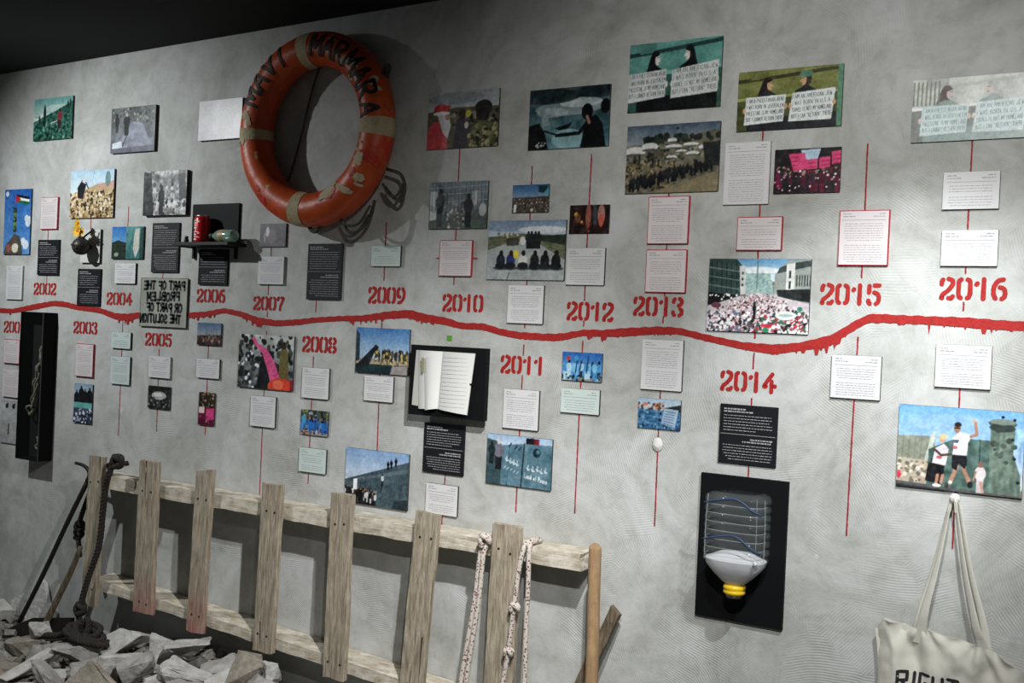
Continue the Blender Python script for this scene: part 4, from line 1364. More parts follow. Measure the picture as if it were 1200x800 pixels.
# ------------------------------------------------------------------ text cards
def word_rows(V, F, x0, x1, z, hgt, rnd, y, ragged=0.0, align='L', wmin=.004, wmax=.014):
    W = x1-x0
    Wl = W*(1-ragged*rnd.random())
    a = x0 if align == 'L' else (x1-Wl if align == 'R' else x0+(W-Wl)/2)
    e = a+Wl
    x = a
    while x < e-.002:
        w = min(rnd.uniform(wmin, wmax), e-x)
        h2 = hgt*rnd.uniform(.75, 1.1)
        b = len(V)
        V += [(x, y, z-h2/2), (x+w, y, z-h2/2), (x+w, y, z+h2/2), (x, y, z+h2/2)]
        F.append((b, b+1, b+2, b+3))
        x += w+.0022

def rule(V, F, x0, x1, z, hgt, y):
    b = len(V)
    V += [(x0, y, z-hgt/2), (x1, y, z-hgt/2), (x1, y, z+hgt/2), (x0, y, z+hgt/2)]
    F.append((b, b+1, b+2, b+3))

def white_card(x, z, w, h, label, face='card', edge='edge_dark', t=.009, seed=0):
    rnd = random.Random(seed)
    r = empty('text_card', (x, 0, z))
    tag(r, label, 'text card', 'text cards on the timeline')
    box('board', (-w/2, -t, -h/2), (w/2, 0, h/2), M[edge], r, 0.0006, 1)
    g = .0028 if edge == 'edge_red' else .0006
    box('face_sheet', (-w/2+g, -t-.0008, -h/2+g), (w/2-g, -t+.0002, h/2-g), M[face], r)
    V, F = [], []
    y = -t-.0012
    m = .011
    x0, x1 = -w/2+m, w/2-m
    top = h/2-.011
    for i in range(2):
        word_rows(V, F, x0, x0+w*(.16 if i == 0 else .26), top-i*.0075, .0026, rnd, y)
        word_rows(V, F, x1-w*(.13 if i == 0 else .24), x1, top-i*.0075, .0026, rnd, y)
    rz = top-.018
    if h > .078:
        rule(V, F, x0-.002, x1+.002, rz, .0012, y)
    zz = rz-.011
    body = zz-(-h/2+.011)
    pitch = .0068
    n = max(2, int(body/pitch))
    gap = n//2
    for i in range(n+1):
        if n > 4 and i == gap:
            continue
        word_rows(V, F, x0+.004, x1-.004, zz-i*body/n, .0016, rnd, y, .3 if i in (gap-1, n) else .05, 'C')
    new_mesh_obj('printed_text', V, F, M['ink'], r)
    return r

def black_card(x, z, w, h, label, face='card_black', t=.008, seed=0, ink='ink_white'):
    rnd = random.Random(seed)
    r = empty('text_card', (x, 0, z))
    tag(r, label, 'text card', 'black caption cards on the timeline')
    box('board', (-w/2, -t, -h/2), (w/2, 0, h/2), M[face], r, 0.0006, 1)
    V, F = [], []
    y = -t-.0006
    m = .013
    x0, x1 = -w/2+m, w/2-m
    rule(V, F, -w/2+.004, w/2-.004, 0.0, .0014, y)
    for half in (0, 1):
        top = h/2-.014 if half == 0 else -.014
        bot = .012 if half == 0 else -h/2+.014
        for i in range(2):
            wd = w*(.52 if i else .38)
            a, b = (x0, x0+wd) if half == 0 else (x1-wd, x1)
            word_rows(V, F, a, b, top-i*.008, .0044, rnd, y)
        zz = top-.02
        n = max(2, int((zz-bot)/.0082))
        for i in range(n+1):
            word_rows(V, F, x0, x1, zz-i*(zz-bot)/n, .0021, rnd, y, .35 if i == n else .08, 'L' if half == 0 else 'R')
    new_mesh_obj('printed_text', V, F, M[ink], r)
    return r

CW = .144
WHITE = [
 (-4.637, 2.043, .130, .153, 'pinkish card with red edge beside the stacked olives photo', 'card_pink', 'edge_red'),
 (-4.887, 1.709, .128, .164, 'plain white card below the stacked olives photo at the left edge', 'card', 'edge_pale'),
 (-4.072, 1.763, .140, .092, 'small white card under the two part blue and teal photo', 'card', 'edge_dark'),
 (-4.886, 1.373, .128, .118, 'red edged card left of the black wall case', 'card_pink', 'edge_red'),
 (-4.881, 1.218, .134, .135, 'white card in the 2001 column, half behind the black wall case', 'card_pink', 'edge_pale'),
 (-4.332, 1.359, .128, .152, 'red edged card right of the black wall case, above the teal banded photo', 'card_pink', 'edge_red'),
 (-4.081, 1.462, .130, .073, 'upper of two small mint cards in the 2004 column', 'card_mint', 'edge_dark'),
 (-4.078, 1.327, .130, .125, 'lower and taller of two mint cards in the 2004 column', 'card_mint', 'edge_dark'),
 (-3.820, 1.356, .138, .094, 'white card between the year 2005 and the dark interior photo', 'card', 'edge_pale'),
 (-3.519, 1.367, .138, .082, 'white card between the two small 2006 photos', 'card', 'edge_dark'),
 (-3.180, 1.784, .142, .113, 'white card above the year 2007', 'card', 'edge_pale'),
 (-2.591, 1.843, .139, .077, 'small mint card above the year 2009', 'card_mint', 'edge_dark'),
 (-2.915, 1.343, .140, .121, 'white card between the year 2008 and the blue shirts photo', 'card', 'edge_dark'),
 (-3.191, 1.210, .139, .124, 'white card under the pink trunk photo', 'card', 'edge_dark'),
 (-2.913, 1.039, .141, .096, 'lowest small white card in the 2008 column', 'card_mint', 'edge_dark'),
 (-2.598, 1.342, .140, .096, 'white card under the photo beside the year 2009', 'card', 'edge_dark'),
 (-2.285, 0.960, .141, .110, 'white card touching the fence top under the black 2010 card', 'card', 'edge_dark'),
 (-1.966, 1.312, .144, .138, 'white card between the year 2011 and the blue grey wall photo', 'card', 'edge_dark'),
 (-1.735, 1.357, .147, .083, 'wide mint card under the blue painted people photo', 'card_mint', 'edge_dark'),
 (-2.271, 1.836, .143, .131, 'red edged card with short side strokes under the barred fencing photo', 'card_pink', 'edge_red'),
 (-1.967, 1.677, .145, .133, 'white card under the photo of people seated on a road', 'card', 'edge_dark'),
 (-1.738, 1.810, .145, .125, 'white card above the year 2012, under the flames photo', 'card', 'edge_dark'),
 (-1.189, 2.102, .146, .193, 'tall white card left of the pink placards photo', 'card', 'edge_pale'),
 (-1.445, 1.961, .143, .154, 'upper of two red edged cards above the year 2013', 'card_pink', 'edge_red'),
 (-1.445, 1.797, .142, .139, 'lower of two red edged cards above the year 2013', 'card_pink', 'edge_red'),
 (-1.140, 1.915, .144, .104, 'red edged card right above the street crowd photo', 'card_pink', 'edge_red'),
 (-1.443, 1.495, .143, .163, 'white card hanging under the red timeline below the year 2013', 'card', 'edge_dark'),
 (-0.538, 2.030, .148, .105, 'upper of two white cards above the year 2016', 'card', 'edge_dark'),
 (-0.535, 1.870, .148, .101, 'lower of two white cards above the year 2016', 'card', 'edge_dark'),
 (-0.825, 1.900, .144, .162, 'red edged card above the year 2015', 'card_pink', 'edge_red'),
 (-0.828, 1.493, .143, .127, 'white card under the red timeline below the year 2015', 'card', 'edge_dark'),
 (-0.536, 1.540, .146, .120, 'white card above the runners photo', 'card', 'edge_dark'),
]
for i, (x, z, w, h, lab, face, edge) in enumerate(WHITE):
    white_card(x, z, w, h, lab, face, edge, seed=300+i)
BLACK = [
 (-4.631, 1.833, .163, .168, 'black text card above the year 2002', 'card_black', 'ink'),
 (-4.323, 1.696, .164, .170, 'black text card under the grenade board, reaching the red timeline', 'card_black', 'ink'),
 (-3.817, 1.878, .173, .216, 'tall black text card left of the small black shelf', 'card_grey', 'ink'),
 (-3.516, 1.795, .174, .150, 'black text card hanging under the small shelf', 'card_black', 'ink'),
 (-2.895, 1.782, .178, .219, 'tall dark grey text card below the life ring', 'card_grey', 'ink'),
 (-2.287, 1.144, .180, .181, 'black text card under the open notebook', 'card_black', 'ink_white'),
 (-1.147, 1.295, .184, .183, 'black text card between the year 2014 and the water bottle', 'card_black', 'ink_white'),
]
for i, (x, z, w, h, lab, face, ink) in enumerate(BLACK):
    black_card(x, z, w, h, lab, face, seed=500+i, ink=ink)

box('sticker', (-.011, -.003, -.0095), (.011, 0, .0095), mat('green_sticker', hx(86, 150, 44), 0.6, var=0.15, vscale=60), None, .001)
_s = bpy.data.objects['sticker']
_s.location = (-2.2865, 0, 1.547)
tag(_s, 'tiny bright green square sticker above the open notebook', 'sticker')
# ------------------------------------------------------------------ orange life ring
def ring_material():
    m = mat('worn_orange_ring', hx(206, 84, 34), 0.42, var=0.30, vscale=11, bump=0.25, bscale=26)
    nt = m.node_tree
    N, Lk = nt.nodes, nt.links
    b = N['Principled BSDF']
    src = b.inputs['Base Color'].links[0].from_socket
    tc = [n for n in N if n.type == 'TEX_COORD'][0]
    def patch(src, scale, lo, col, off):
        mp = N.new('ShaderNodeMapping')
        mp.inputs['Location'].default_value = off
        Lk.new(tc.outputs['Object'], mp.inputs['Vector'])
        n = N.new('ShaderNodeTexNoise')
        n.inputs['Scale'].default_value = scale
        n.inputs['Detail'].default_value = 4
        n.inputs['Roughness'].default_value = 0.6
        Lk.new(mp.outputs[0], n.inputs['Vector'])
        r = N.new('ShaderNodeValToRGB')
        r.color_ramp.elements[0].position = lo
        r.color_ramp.elements[1].position = lo+.02
        Lk.new(n.outputs['Fac'], r.inputs['Fac'])
        x = N.new('ShaderNodeMixRGB')
        Lk.new(r.outputs['Color'], x.inputs[0])
        Lk.new(src, x.inputs[1])
        x.inputs[2].default_value = (*lin(col), 1)
        return x.outputs[0]
    src = patch(src, 6.0, .60, hx(190, 52, 30), (3, 1, 7))
    src = patch(src, 9.0, .63, hx(160, 66, 34), (9, 4, 2))
    src = patch(src, 10.0, .685, hx(196, 176, 140), (5.3, 8, 1.2))
    Lk.new(src, b.inputs['Base Color'])
    return m
M['ring'] = ring_material()
M['tape'] = mat('old_cream_tape', hx(190, 174, 138), 0.7, var=0.25, vscale=30, bump=0.4, bscale=120)
M['ring_ink'] = mat('black_ring_lettering', hx(34, 24, 20), 0.6, var=0.4, vscale=50)
M['cord'] = mat('dark_olive_cord', hx(70, 68, 56), 0.8, var=0.4, vscale=120, bump=0.5, bscale=300)
RM, RR = 0.3105, 0.066
def tor(th, ph, dr=0.0):
    rr = RM+(RR+dr)*math.cos(ph)
    return (rr*math.cos(th), -(RR+0.012)-(RR+dr)*math.sin(ph), rr*math.sin(th))
ring = empty('life_ring', (-2.911, 0, 2.325))
tag(ring, 'worn orange life ring with black lettering and cream bands hung on the wall', 'life ring')
def torus_part(name, th0, th1, nth, dr, m, closed):
    V, F = [], []
    nph = 28
    for i in range(nth + (0 if closed else 1)):
        th = th0+(th1-th0)*i/nth
        for j in range(nph):
            ph = 2*math.pi*j/nph
            w = dr
            if closed:
                w = dr+0.0012*mnoise.noise(Vector((math.cos(th)*3, math.sin(th)*3, ph*1.3)))
            V.append(tor(th, ph, w))
    cnt = nth if closed else nth+1
    for i in range(nth):
        for j in range(nph):
            a, b2 = i, (i+1) % cnt
            F.append((a*nph+j, a*nph+(j+1) % nph, b2*nph+(j+1) % nph, b2*nph+j))
    return new_mesh_obj(name, V, F, m, ring, smooth=True)
torus_part('ring_body', 0, 2*math.pi, 110, 0.0, M['ring'], True)
for ang, hw in ((96, 5.0), (-178, 4.6), (-2, 5.4), (-97, 5.2)):
    torus_part('band', math.radians(ang-hw), math.radians(ang+hw), 10, 0.0016, M['tape'], False)
def ring_text(txt, a0, a1, seed):
    rnd = random.Random(seed)
    h = 1.0
    paths, W = text_paths(txt, h, rnd=rnd)
    span = math.radians(a0-a1)
    def place(x, z):
        th = math.radians(a0)-span*x/W
        ph = math.radians(118-72*z)
        return tor(th, ph, 0.0030)
    # densify so the strokes hug the tube
    dense = []
    for p in paths:
        q = []
        for u, v in zip(p, p[1:]):
            for t in range(6):
                q.append((u[0]+(v[0]-u[0])*t/6, u[1]+(v[1]-u[1])*t/6))
        q.append(p[-1])
        dense.append(q)
    V, F = ribbon(dense, 0.155, 0, 0.45, seed, place=place, n=2)
    return new_mesh_obj('lettering', V, F, M['ring_ink'], ring)
ring_text('MAVI', 160, 114, 3)
ring_text('MARMARA', 87, 4, 8)
M['chip'] = mat('bare_cream_patch', hx(200, 186, 156), 0.8, var=0.2, vscale=60)
M['red_patch'] = mat('fresh_red_touch_up', hx(190, 44, 28), 0.5, var=0.2, vscale=30)
def ring_patch(name, th, ph, a, b, rot, m, seed, dr):
    rnd = random.Random(seed)
    n = 22
    V = [tor(math.radians(th), math.radians(ph), dr)]
    for ringk in (.5, 1.0):
        for i in range(n):
            t = 2*math.pi*i/n
            k = ringk*(1+rnd.uniform(-.28, .28)*(ringk > .6))
            u, v = a*k*math.cos(t), b*k*math.sin(t)
            u, v = u*math.cos(rot)-v*math.sin(rot), u*math.sin(rot)+v*math.cos(rot)
            V.append(tor(math.radians(th)+u/.31, math.radians(ph)+v/RR, dr))
    F = [(0, 1+i, 1+(i+1) % n) for i in range(n)]
    for i in range(n):
        F.append((1+i, 1+n+i, 1+n+(i+1) % n, 1+(i+1) % n))
    return new_mesh_obj(name, V, F, m, ring)
for q, (th, ph, a, b, rot) in enumerate([(26, 48, .012, .026, .3), (20, 40, .010, .012, 0), (-26, 92, .024, .024, 0), (-36, 62, .016, .022, .5), (-40, 48, .006, .020, .2), (-62, 116, .050, .024, .25), (-49, 80, .011, .044, .5), (44, 78, .032, .015, .6), (52, 100, .028, .013, .5), (33, 52, .006, .012, .2), (168, 84, .016, .018, 0), (172, 100, .020, .012, .3), (186, 80, .022, .010, 0), (-14, 105, .012, .006, 1.2), (-20, 112, .018, .005, 1.4), (38, 118, .020, .012, .2), (70, 62, .014, .009, 0)]):
    ring_patch('paint_chip', th, ph, a, b, rot, M['chip'], 60+q, .0022)
for q, (th, ph, a, b, rot) in enumerate([(-22, 60, .045, .022, 1.3), (-36, 92, .016, .018, 0), (-60, 100, .03, .014, .2), (-128, 60, .03, .016, .2), (-136, 76, .018, .012, .4)]):
    ring_patch('red_touch_up', th, ph, a, b, rot, M['red_patch'], 90+q, .0017)
def ring_rope(pts, rad=.0055):
    return tube('cord_loop', pts, rad, M['cord'], ring, 8, 10)
ring_rope([(.36, -.075, -.165), (.43, -.08, -.19), (.455, -.085, -.245), (.43, -.08, -.285), (.385, -.075, -.262), (.352, -.07, -.232)], .0065)
ring_rope([(.352, -.085, -.222), (.385, -.09, -.262), (.425, -.095, -.268), (.452, -.09, -.225)], .005)
ring_rope([(.31, -.075, -.28), (.295, -.085, -.345), (.255, -.09, -.39), (.2, -.085, -.398), (.15, -.075, -.35)], .0065)
ring_rope([(.3, -.09, -.30), (.26, -.1, -.365), (.21, -.1, -.375), (.17, -.09, -.36)], .005)
ring_rope([(.322, -.08, .185), (.342, -.085, .212), (.356, -.085, .214), (.358, -.085, .198), (.340, -.08, .178)], .007)
ring_rope([(-.02, -.07, -.365), (0, -.075, -.388), (.03, -.08, -.393), (.05, -.07, -.37)], .007)
ring_rope([(-.03, -.02, .30), (-.085, -.012, .17), (-.155, -.012, -.08), (-.20, -.02, -.22)], .0035)

# ------------------------------------------------------------------ black glazed wall case with wire inside
case = empty('display_case', (-4.6375, 0, 1.2215))
tag(case, 'tall black glazed display case standing out from the wall at far left', 'display case')
cw, chh, cd = .175, .698, .075
M['case_black'] = mat('case_black', hx(9, 9, 10), 0.65, var=0.2, vscale=12, spec=.15)
M['case_inside'] = mat('case_inside', hx(11, 11, 11), 0.95, var=0.3, vscale=12)
box('back_panel', (-cw/2, -.006, -chh/2), (cw/2, 0, chh/2), M['case_inside'], case)
for sx in (-1, 1):
    box('side_panel', (min(sx*cw/2, sx*(cw/2-.005)), -cd, -chh/2), (max(sx*cw/2, sx*(cw/2-.005)), -.006, chh/2), M['case_black'], case, .0008, 1)
for sz in (-1, 1):
    box('end_panel', (-cw/2+.005, -cd, min(sz*chh/2, sz*(chh/2-.005))), (cw/2-.005, -.006, max(sz*chh/2, sz*(chh/2-.005))), M['case_black'], case, .0008, 1)
M['metal_edge'] = mat('dull_metal_edge', hx(92, 94, 92), 0.4, 0.6, var=0.2, vscale=60)
box('edge_strip', (cw/2-.004, -cd-.0015, -chh/2), (cw/2+.0005, -cd, chh/2), M['metal_edge'], case)
M['glass'] = mat('clear_glass', hx(40, 44, 42), 0.04, var=0.02, vscale=3, alpha=.08, spec=.5)
box('glass_pane', (-cw/2+.005, -cd+.002, -chh/2+.005), (cw/2-.0055, -cd+.004, chh/2-.005), M['glass'], case)
M['pale_wire'] = mat('pale_frayed_rope', hx(150, 146, 128), 0.85, var=0.4, vscale=90, bump=0.4, bscale=200)
wire = empty('frayed_rope', (-4.6375, -.006, 1.2215))
tag(wire, 'pale frayed rope hanging inside the black display case', 'rope')
_rw = random.Random(9)
for i in range(5):
    pts = []
    for j in range(10):
        t = j/9
        pts.append((.045-.075*t+_rw.uniform(-.016, .016), -.026+_rw.uniform(-.014, .014), .25-.36*t))
    tube('strand', pts, .0035, M['pale_wire'], wire, 6, 6)
tube('knot', [(-.045+.02*math.cos(a), -.03+.008*math.sin(2*a), -.12+.022*math.sin(a)) for a in np.linspace(0, 11, 22)], .005, M['pale_wire'], wire, 6, 4)
tube('frayed_end', [(.02, -.03, -.24), (.03, -.03, -.27), (.01, -.03, -.285), (.025, -.03, -.30)], .005, M['pale_wire'], wire, 6, 6)

# ------------------------------------------------------------------ grenade flower pot on its board
gb = empty('grenade_board', (-4.318, 0, 1.886))
tag(gb, 'pale grey square board carrying the grenade flower pot', 'board')
box('board', (-.069, -.012, -.077), (.069, 0, .077), M['edge_dark'], gb, .001, 1)
box('front_sheet', (-.0685, -.0128, -.0765), (.0685, -.0119, .0765), M['grey_board'], gb)
pot = empty('grenade_flower_pot', (-4.312, -.066, 1.880))
tag(pot, 'dark round grenade turned flower pot with yellow blossoms', 'flower pot')
M['grenade'] = mat('dark_grenade_shell', hx(50, 46, 44), 0.4, var=0.35, vscale=40, bump=0.25, bscale=60)
prof = [(.001, -.040), (.018, -.037), (.031, -.027), (.039, -.011), (.040, .004), (.035, .020), (.024, .032), (.016, .037), (.015, .043), (.011, .043), (.010, .036)]
lathe('grenade_body', prof, M['grenade'], pot, 24)
tube('rim', [(.0405*math.cos(a), .0405*math.sin(a), .001) for a in np.linspace(0, 2*math.pi, 25)], .0022, M['grenade'], pot, 6, 1, False)
tube('mounting_stem', [(0, .038, .0), (0, .05, .0)], .01, M['black_metal'], pot, 10, 2)
for i, (dx, dz) in enumerate(((.012, .004), (.0, -.012), (-.016, .006), (.016, -.008))):
    tube('vent_hole', [(dx, -.0375, dz), (dx, -.0395, dz)], .0035, M['metal_edge'], pot, 8, 2)
tube('shadow_strip', [(.008, 0, .035), (.022, .01, .052), (.036, .018, .066), (.046, .024, .084)], .0040, M['black_metal'], pot, 6, 5)  # dark bent strip modelled in place of the plant's shadow on the board
M['petal'] = mat('yellow_petal', hx(232, 186, 28), 0.6, var=0.2, vscale=60)
M['petal2'] = mat('orange_flower_heart', hx(176, 110, 20), 0.7, var=0.3, vscale=90)
M['leaf'] = mat('dull_green_leaf', hx(120, 130, 60), 0.6, var=0.3, vscale=60)
def blossom(c, size, seed):
    rnd = random.Random(seed)
    for i in range(9):
        a = 2*math.pi*i/9+rnd.uniform(-.2, .2)
        d = Vector((math.cos(a), -0.35, math.sin(a))).normalized()
        s = d.cross(Vector((0, -1, 0))).normalized()
        c = Vector(c)
        V = [c, c+d*size*.5+s*size*.25, c+d*size+Vector((0, -.002, 0)), c+d*size*.5-s*size*.25, c+d*size*.5+Vector((0, .002, 0))]
        new_mesh_obj('petal', V, [(0, 1, 4), (1, 2, 4), (2, 3, 4), (3, 0, 4)], M['petal'], pot)
    tube('flower_heart', [c+Vector((0, .002, 0)), c+Vector((0, -.005, 0))], size*.28, M['petal2'], pot, 8, 2)
blossom((-.004, -.014, .072), .034, 1)
blossom((-.012, -.010, .104), .025, 2)
blossom((.022, -.012, .064), .027, 3)
blossom((-.026, -.006, .062), .024, 4)
for p in ([(0, 0, .036), (-.004, -.008, .06), (-.006, -.01, .075)], [(0, 0, .036), (-.01, -.004, .07), (-.014, -.006, .098)], [(0, 0, .036), (.012, -.008, .055), (.014, -.008, .066)], [(0, 0, .036), (-.016, 0, .05), (-.024, -.002, .062)]):
    tube('stem', p, .0018, M['leaf'], pot, 5, 4)

# ------------------------------------------------------------------ mirror-written panel
gp = empty('mirror_written_panel', (-3.812, 0, 1.638))
tag(gp, 'grey green panel with black mirror reversed handwriting over the red timeline', 'panel')
M['scribble_panel'] = mat('grey_green_panel', hx(168, 170, 160), 0.4, col2=hx(132, 138, 128), vscale=6, spec=.4)
box('sheet', (-.149, -.009, -.106), (.149, -.005, .106), M['scribble_panel'], gp, .0008, 1)
M['glass_edge'] = mat('dark_green_glass_edge', hx(46, 58, 50), 0.3, var=0.1, vscale=40)
for lo, hi in (((-.150, -.0095, -.107), (-.148, -.0045, .107)), ((.148, -.0095, -.107), (.150, -.0045, .107)), ((-.148, -.0095, -.107), (.148, -.0045, -.1055)), ((-.148, -.0095, .1055), (.148, -.0045, .107))):
    box('edge_strip', lo, hi, M['glass_edge'], gp)
for sx in (-.13, .13):
    for sz in (-.085, .085):
        tube('standoff', [(sx, 0, sz), (sx, -.006, sz)], .006, M['metal_edge'], gp, 10, 2)
_rg = random.Random(21)
for row, (s, wdt, x0) in enumerate((('PART OF THE', .262, .132), ('PROBLEM', .205, .100), ('OR PART OF', .225, .118), ('THE SOLUTION', .258, .112))):
    hgt = .034
    _, W0 = text_paths(s, hgt)
    ps, _ = text_paths(s, hgt, x0, .058-row*.0485, wid=wdt/W0, mirror=True, rnd=_rg)
    V, F = ribbon(ps, .0108, .0097, .35, 40+row, n=3)
    new_mesh_obj('handwritten_line', V, F, M['marker'], gp)

# ------------------------------------------------------------------ small shelf with can and bottle
sh = empty('small_shelf', (-3.512, 0, 1.886))
tag(sh, 'small black wall shelf with a back panel and two brackets', 'shelf')
box('back_panel', (-.139, -.010, .007), (.139, 0, .176), M['black_board'], sh, .001, 1)
box('shelf_plank', (-.139, -.105, -.007), (.180, 0, .007), M['black_metal'], sh, .001, 1)
for x in (-.124, .126):
    bm = bmesh.new()
    bm_box(bm, (x-.005, -.014, -.056), (x+.005, 0, -.007), .001, 1)
    bm_box(bm, (x-.004, -.075, -.013), (x+.004, -.014, -.007))
    bm_obj('bracket', bm, M['black_metal'], sh)
can = empty('drink_can', (-3.540, -.052, 1.893))
tag(can, 'red drink can with white script standing on the small black shelf', 'can')
M['can_red'] = mat('glossy_red_can', hx(196, 22, 32), 0.25, 0.2, var=0.1, vscale=10)
M['alu'] = mat('brushed_aluminium', hx(190, 192, 192), 0.3, 0.9, var=0.1, vscale=40)
M['can_white'] = mat('white_can_script', hx(230, 228, 224), 0.4, var=0.05, vscale=40)
lathe('can_body', [(.026, .0), (.0325, .006), (.033, .012), (.033, .098), (.031, .104), (.027, .110)], M['can_red'], can, 28)
lathe('can_lid', [(.0262, .1085), (.0275, .110), (.0275, .114), (.0262, .1145), (.0258, .111), (.004, .111)], M['alu'], can, 28)
tube('pull_tab', [(-.008, -.002, .1122), (.010, .002, .1124)], .0035, M['alu'], can, 6, 3)
ps, W0 = text_paths('Coca-Cola', .034, wid=.62, slant=.25)
def can_place(x, z):
    a = math.radians(-100)+ (z-.014)/.0334
    return (.0334*math.cos(a), .0334*math.sin(a), .010+ (1-(x/W0))*.084)
dn = [[(p[i][0]+(p[i+1][0]-p[i][0])*t/4, p[i][1]+(p[i+1][1]-p[i][1])*t/4) for i in range(len(p)-1) for t in range(4)]+[p[-1]] for p in ps]
V, F = ribbon(dn, .0058, 0, .2, 5, place=can_place, n=2)
new_mesh_obj('script_lettering', V, F, M['can_white'], can)
bt = empty('lying_bottle', (-3.40, -.066, 1.9195))
tag(bt, 'clear greenish bottle with a coloured label lying on the small shelf', 'bottle')
bt.rotation_euler = (0, math.radians(90), 0)
M['green_plastic'] = mat('clear_green_plastic', hx(150, 190, 168), 0.12, var=0.1, vscale=10, alpha=.55, spec=.6)
lathe('bottle_body', [(.004, -.068), (.010, -.068), (.0105, -.052), (.013, -.048), (.024, -.026), (.026, -.014), (.026, .060), (.024, .066), (.018, .068)], M['green_plastic'], bt, 24)
lathe('label_wrap', [(.0264, -.048+.038), (.0265, -.008), (.0265, .016), (.0264, .018)], mat('printed_green_label', hx(60, 120, 50), 0.5, col2=hx(206, 150, 120), vscale=40), bt, 24, cap=False)
lathe('bottle_cap', [(.006, -.072), (.0125, -.072), (.0125, -.058), (.006, -.058)], mat('dark_green_cap', hx(24, 70, 46), 0.4, var=0.1, vscale=40), bt, 16)
cp = empty('bottle_stopper', (-3.625, -.06, 1.893))
tag(cp, 'tiny black stopper at the left end of the small shelf', 'stopper')
lathe('stopper_body', [(.008, 0), (.010, .002), (.010, .014), (.007, .018)], M['black_metal'], cp, 14)
lathe('stopper_knob', [(.006, .018), (.009, .022), (.007, .028), (.002, .029)], M['metal_edge'], cp, 14)

# ------------------------------------------------------------------ notebook on its black board
nb = empty('notebook_board', (-2.252, 0, 1.390))
tag(nb, 'black square mount board holding the open notebook', 'board')
box('board', (-.167, -.055, -.127), (.167, -.035, .127), M['black_board'], nb, .0015, 1)
box('wall_block', (-.12, -.035, -.09), (.12, 0, .09), M['black_board'], nb)
bk = empty('open_notebook', (-2.252, -.055, 1.390))
tag(bk, 'open white notebook with ruled pages on the black board', 'notebook')
M['page'] = mat('white_notebook_page', hx(208, 209, 206), 0.7, var=0.03, vscale=8)
M['page_old'] = mat('greyish_notebook_page', hx(176, 176, 170), 0.7, var=0.05, vscale=8)
M['page_line'] = mat('pale_ruled_ink', hx(186, 188, 192), 0.7, var=0.1, vscale=80)
def leaf_sheet(name, A, B, Cc, Dd, lift, mt, thick=.0012):
    """quad TL,TR,BR,BL in board (x, z), bowed out by lift"""
    V, F = [], []
    n = 14
    for i in range(n+1):
        s = i/n
        for j in range(2):
            a = Vector(A).lerp(Vector(B), s) if j == 0 else Vector(Dd).lerp(Vector(Cc), s)
            y = -lift(s)
            V.append((a.x, y, a.y))
    for i in range(n):
        F.append((2*i+1, 2*i+3, 2*i+2, 2*i))
    m0 = len(V)
    V += [(x, y+thick, z) for x, y, z in V[:m0]]
    F += [tuple(m0+k for k in reversed(f)) for f in F[:n]]
    ring_ = [2*i for i in range(n+1)] + [2*i+1 for i in reversed(range(n+1))]
    for a, b in zip(ring_, ring_[1:]+ring_[:1]):
        F.append((a, b, b+m0, a+m0))
    return new_mesh_obj(name, V, F, mt, bk, smooth=False)
sx0 = -.018
leaf_sheet('cover', (-.140, .108), (.118, .108), (.095, -.112), (-.150, -.092), lambda s: .002, M['page_old'], .0018)
leaf_sheet('page_block', (-.128, .108), (sx0, .108), (-.028, -.098), (-.118, -.104), lambda s: .004+.014*math.sin(math.pi*min(1, s*.95))**.8, M['page'], .002)
leaf_sheet('page_block', (-.09, .080), (sx0-.002, .106), (-.030, -.097), (-.078, -.106), lambda s: .010+.016*math.sin(math.pi*(.15+.8*s))**.8, M['page'], .0012)
leaf_sheet('page_block', (sx0, .108), (.122, .106), (.098, -.110), (-.028, -.098), lambda s: .004+.016*math.sin(math.pi*(.04+.9*s))**.7, M['page'], .003)
leaf_sheet('ribbon_marker', (-.098, .082), (-.086, .082), (-.084, .03), (-.094, .03), lambda s: .026, mat('olive_ribbon', hx(140, 138, 104), 0.7, var=0.1, vscale=80), .0008)
V, F = [], []
for i in range(13):
    z = .088-.0145*i
    for a, b in ((-.012-.0006*i, .104-.0012*i),):
        m_ = 10
        for k in range(m_):
            s0, s1 = k/m_, (k+1)/m_
            def yy(s):
                return -(.0045+.016*math.sin(math.pi*(.04+.9*(.06+.86*s)))**.7)-.0006
            bb = len(V)
            xa, xb = a+(b-a)*s0, a+(b-a)*s1
            V += [(xa, yy(s0), z-.0006), (xb, yy(s1), z-.0006), (xb, yy(s1), z+.0006), (xa, yy(s0), z+.0006)]
            F.append((bb, bb+1, bb+2, bb+3))
new_mesh_obj('ruled_lines', V, F, M['page_line'], bk)
box('elastic_clip', (.107, -.012, -.004), (.118, -.006, .002), M['black_metal'], bk)

# ------------------------------------------------------------------ cut water bottle on its black board
wb = empty('bottle_board', (-1.150, 0, .942))
tag(wb, 'tall black board behind the upturned water bottle', 'board')
box('board', (-.140, -.014, -.224), (.140, 0, .224), M['black_board'], wb, .001, 1)
bot = empty('water_bottle', (-1.138, -.085, .98))
tag(bot, 'clear ribbed water bottle mounted upside down with a yellow cap', 'bottle')
M['pet'] = mat('clear_pet_plastic', hx(150, 158, 160), 0.08, var=0.02, vscale=6, alpha=.09, spec=.9)
M['pet_rib_highlight'] = mat('clear_pet_ridge_highlight', hx(190, 198, 200), 0.12, var=0.05, vscale=30, alpha=.20, spec=.9)
M['mask_white'] = mat('white_mask_fabric', hx(196, 198, 202), 0.8, var=0.06, vscale=14, bump=0.15, bscale=40)
M['blue_strip'] = mat('blue_strap', hx(56, 78, 116), 0.5, var=0.1, vscale=30, alpha=.75)
M['yellow_cap'] = mat('yellow_plastic_cap', hx(226, 186, 30), 0.4, var=0.1, vscale=30)
prof = []
zt, zb = .145, -.055
nr = 7
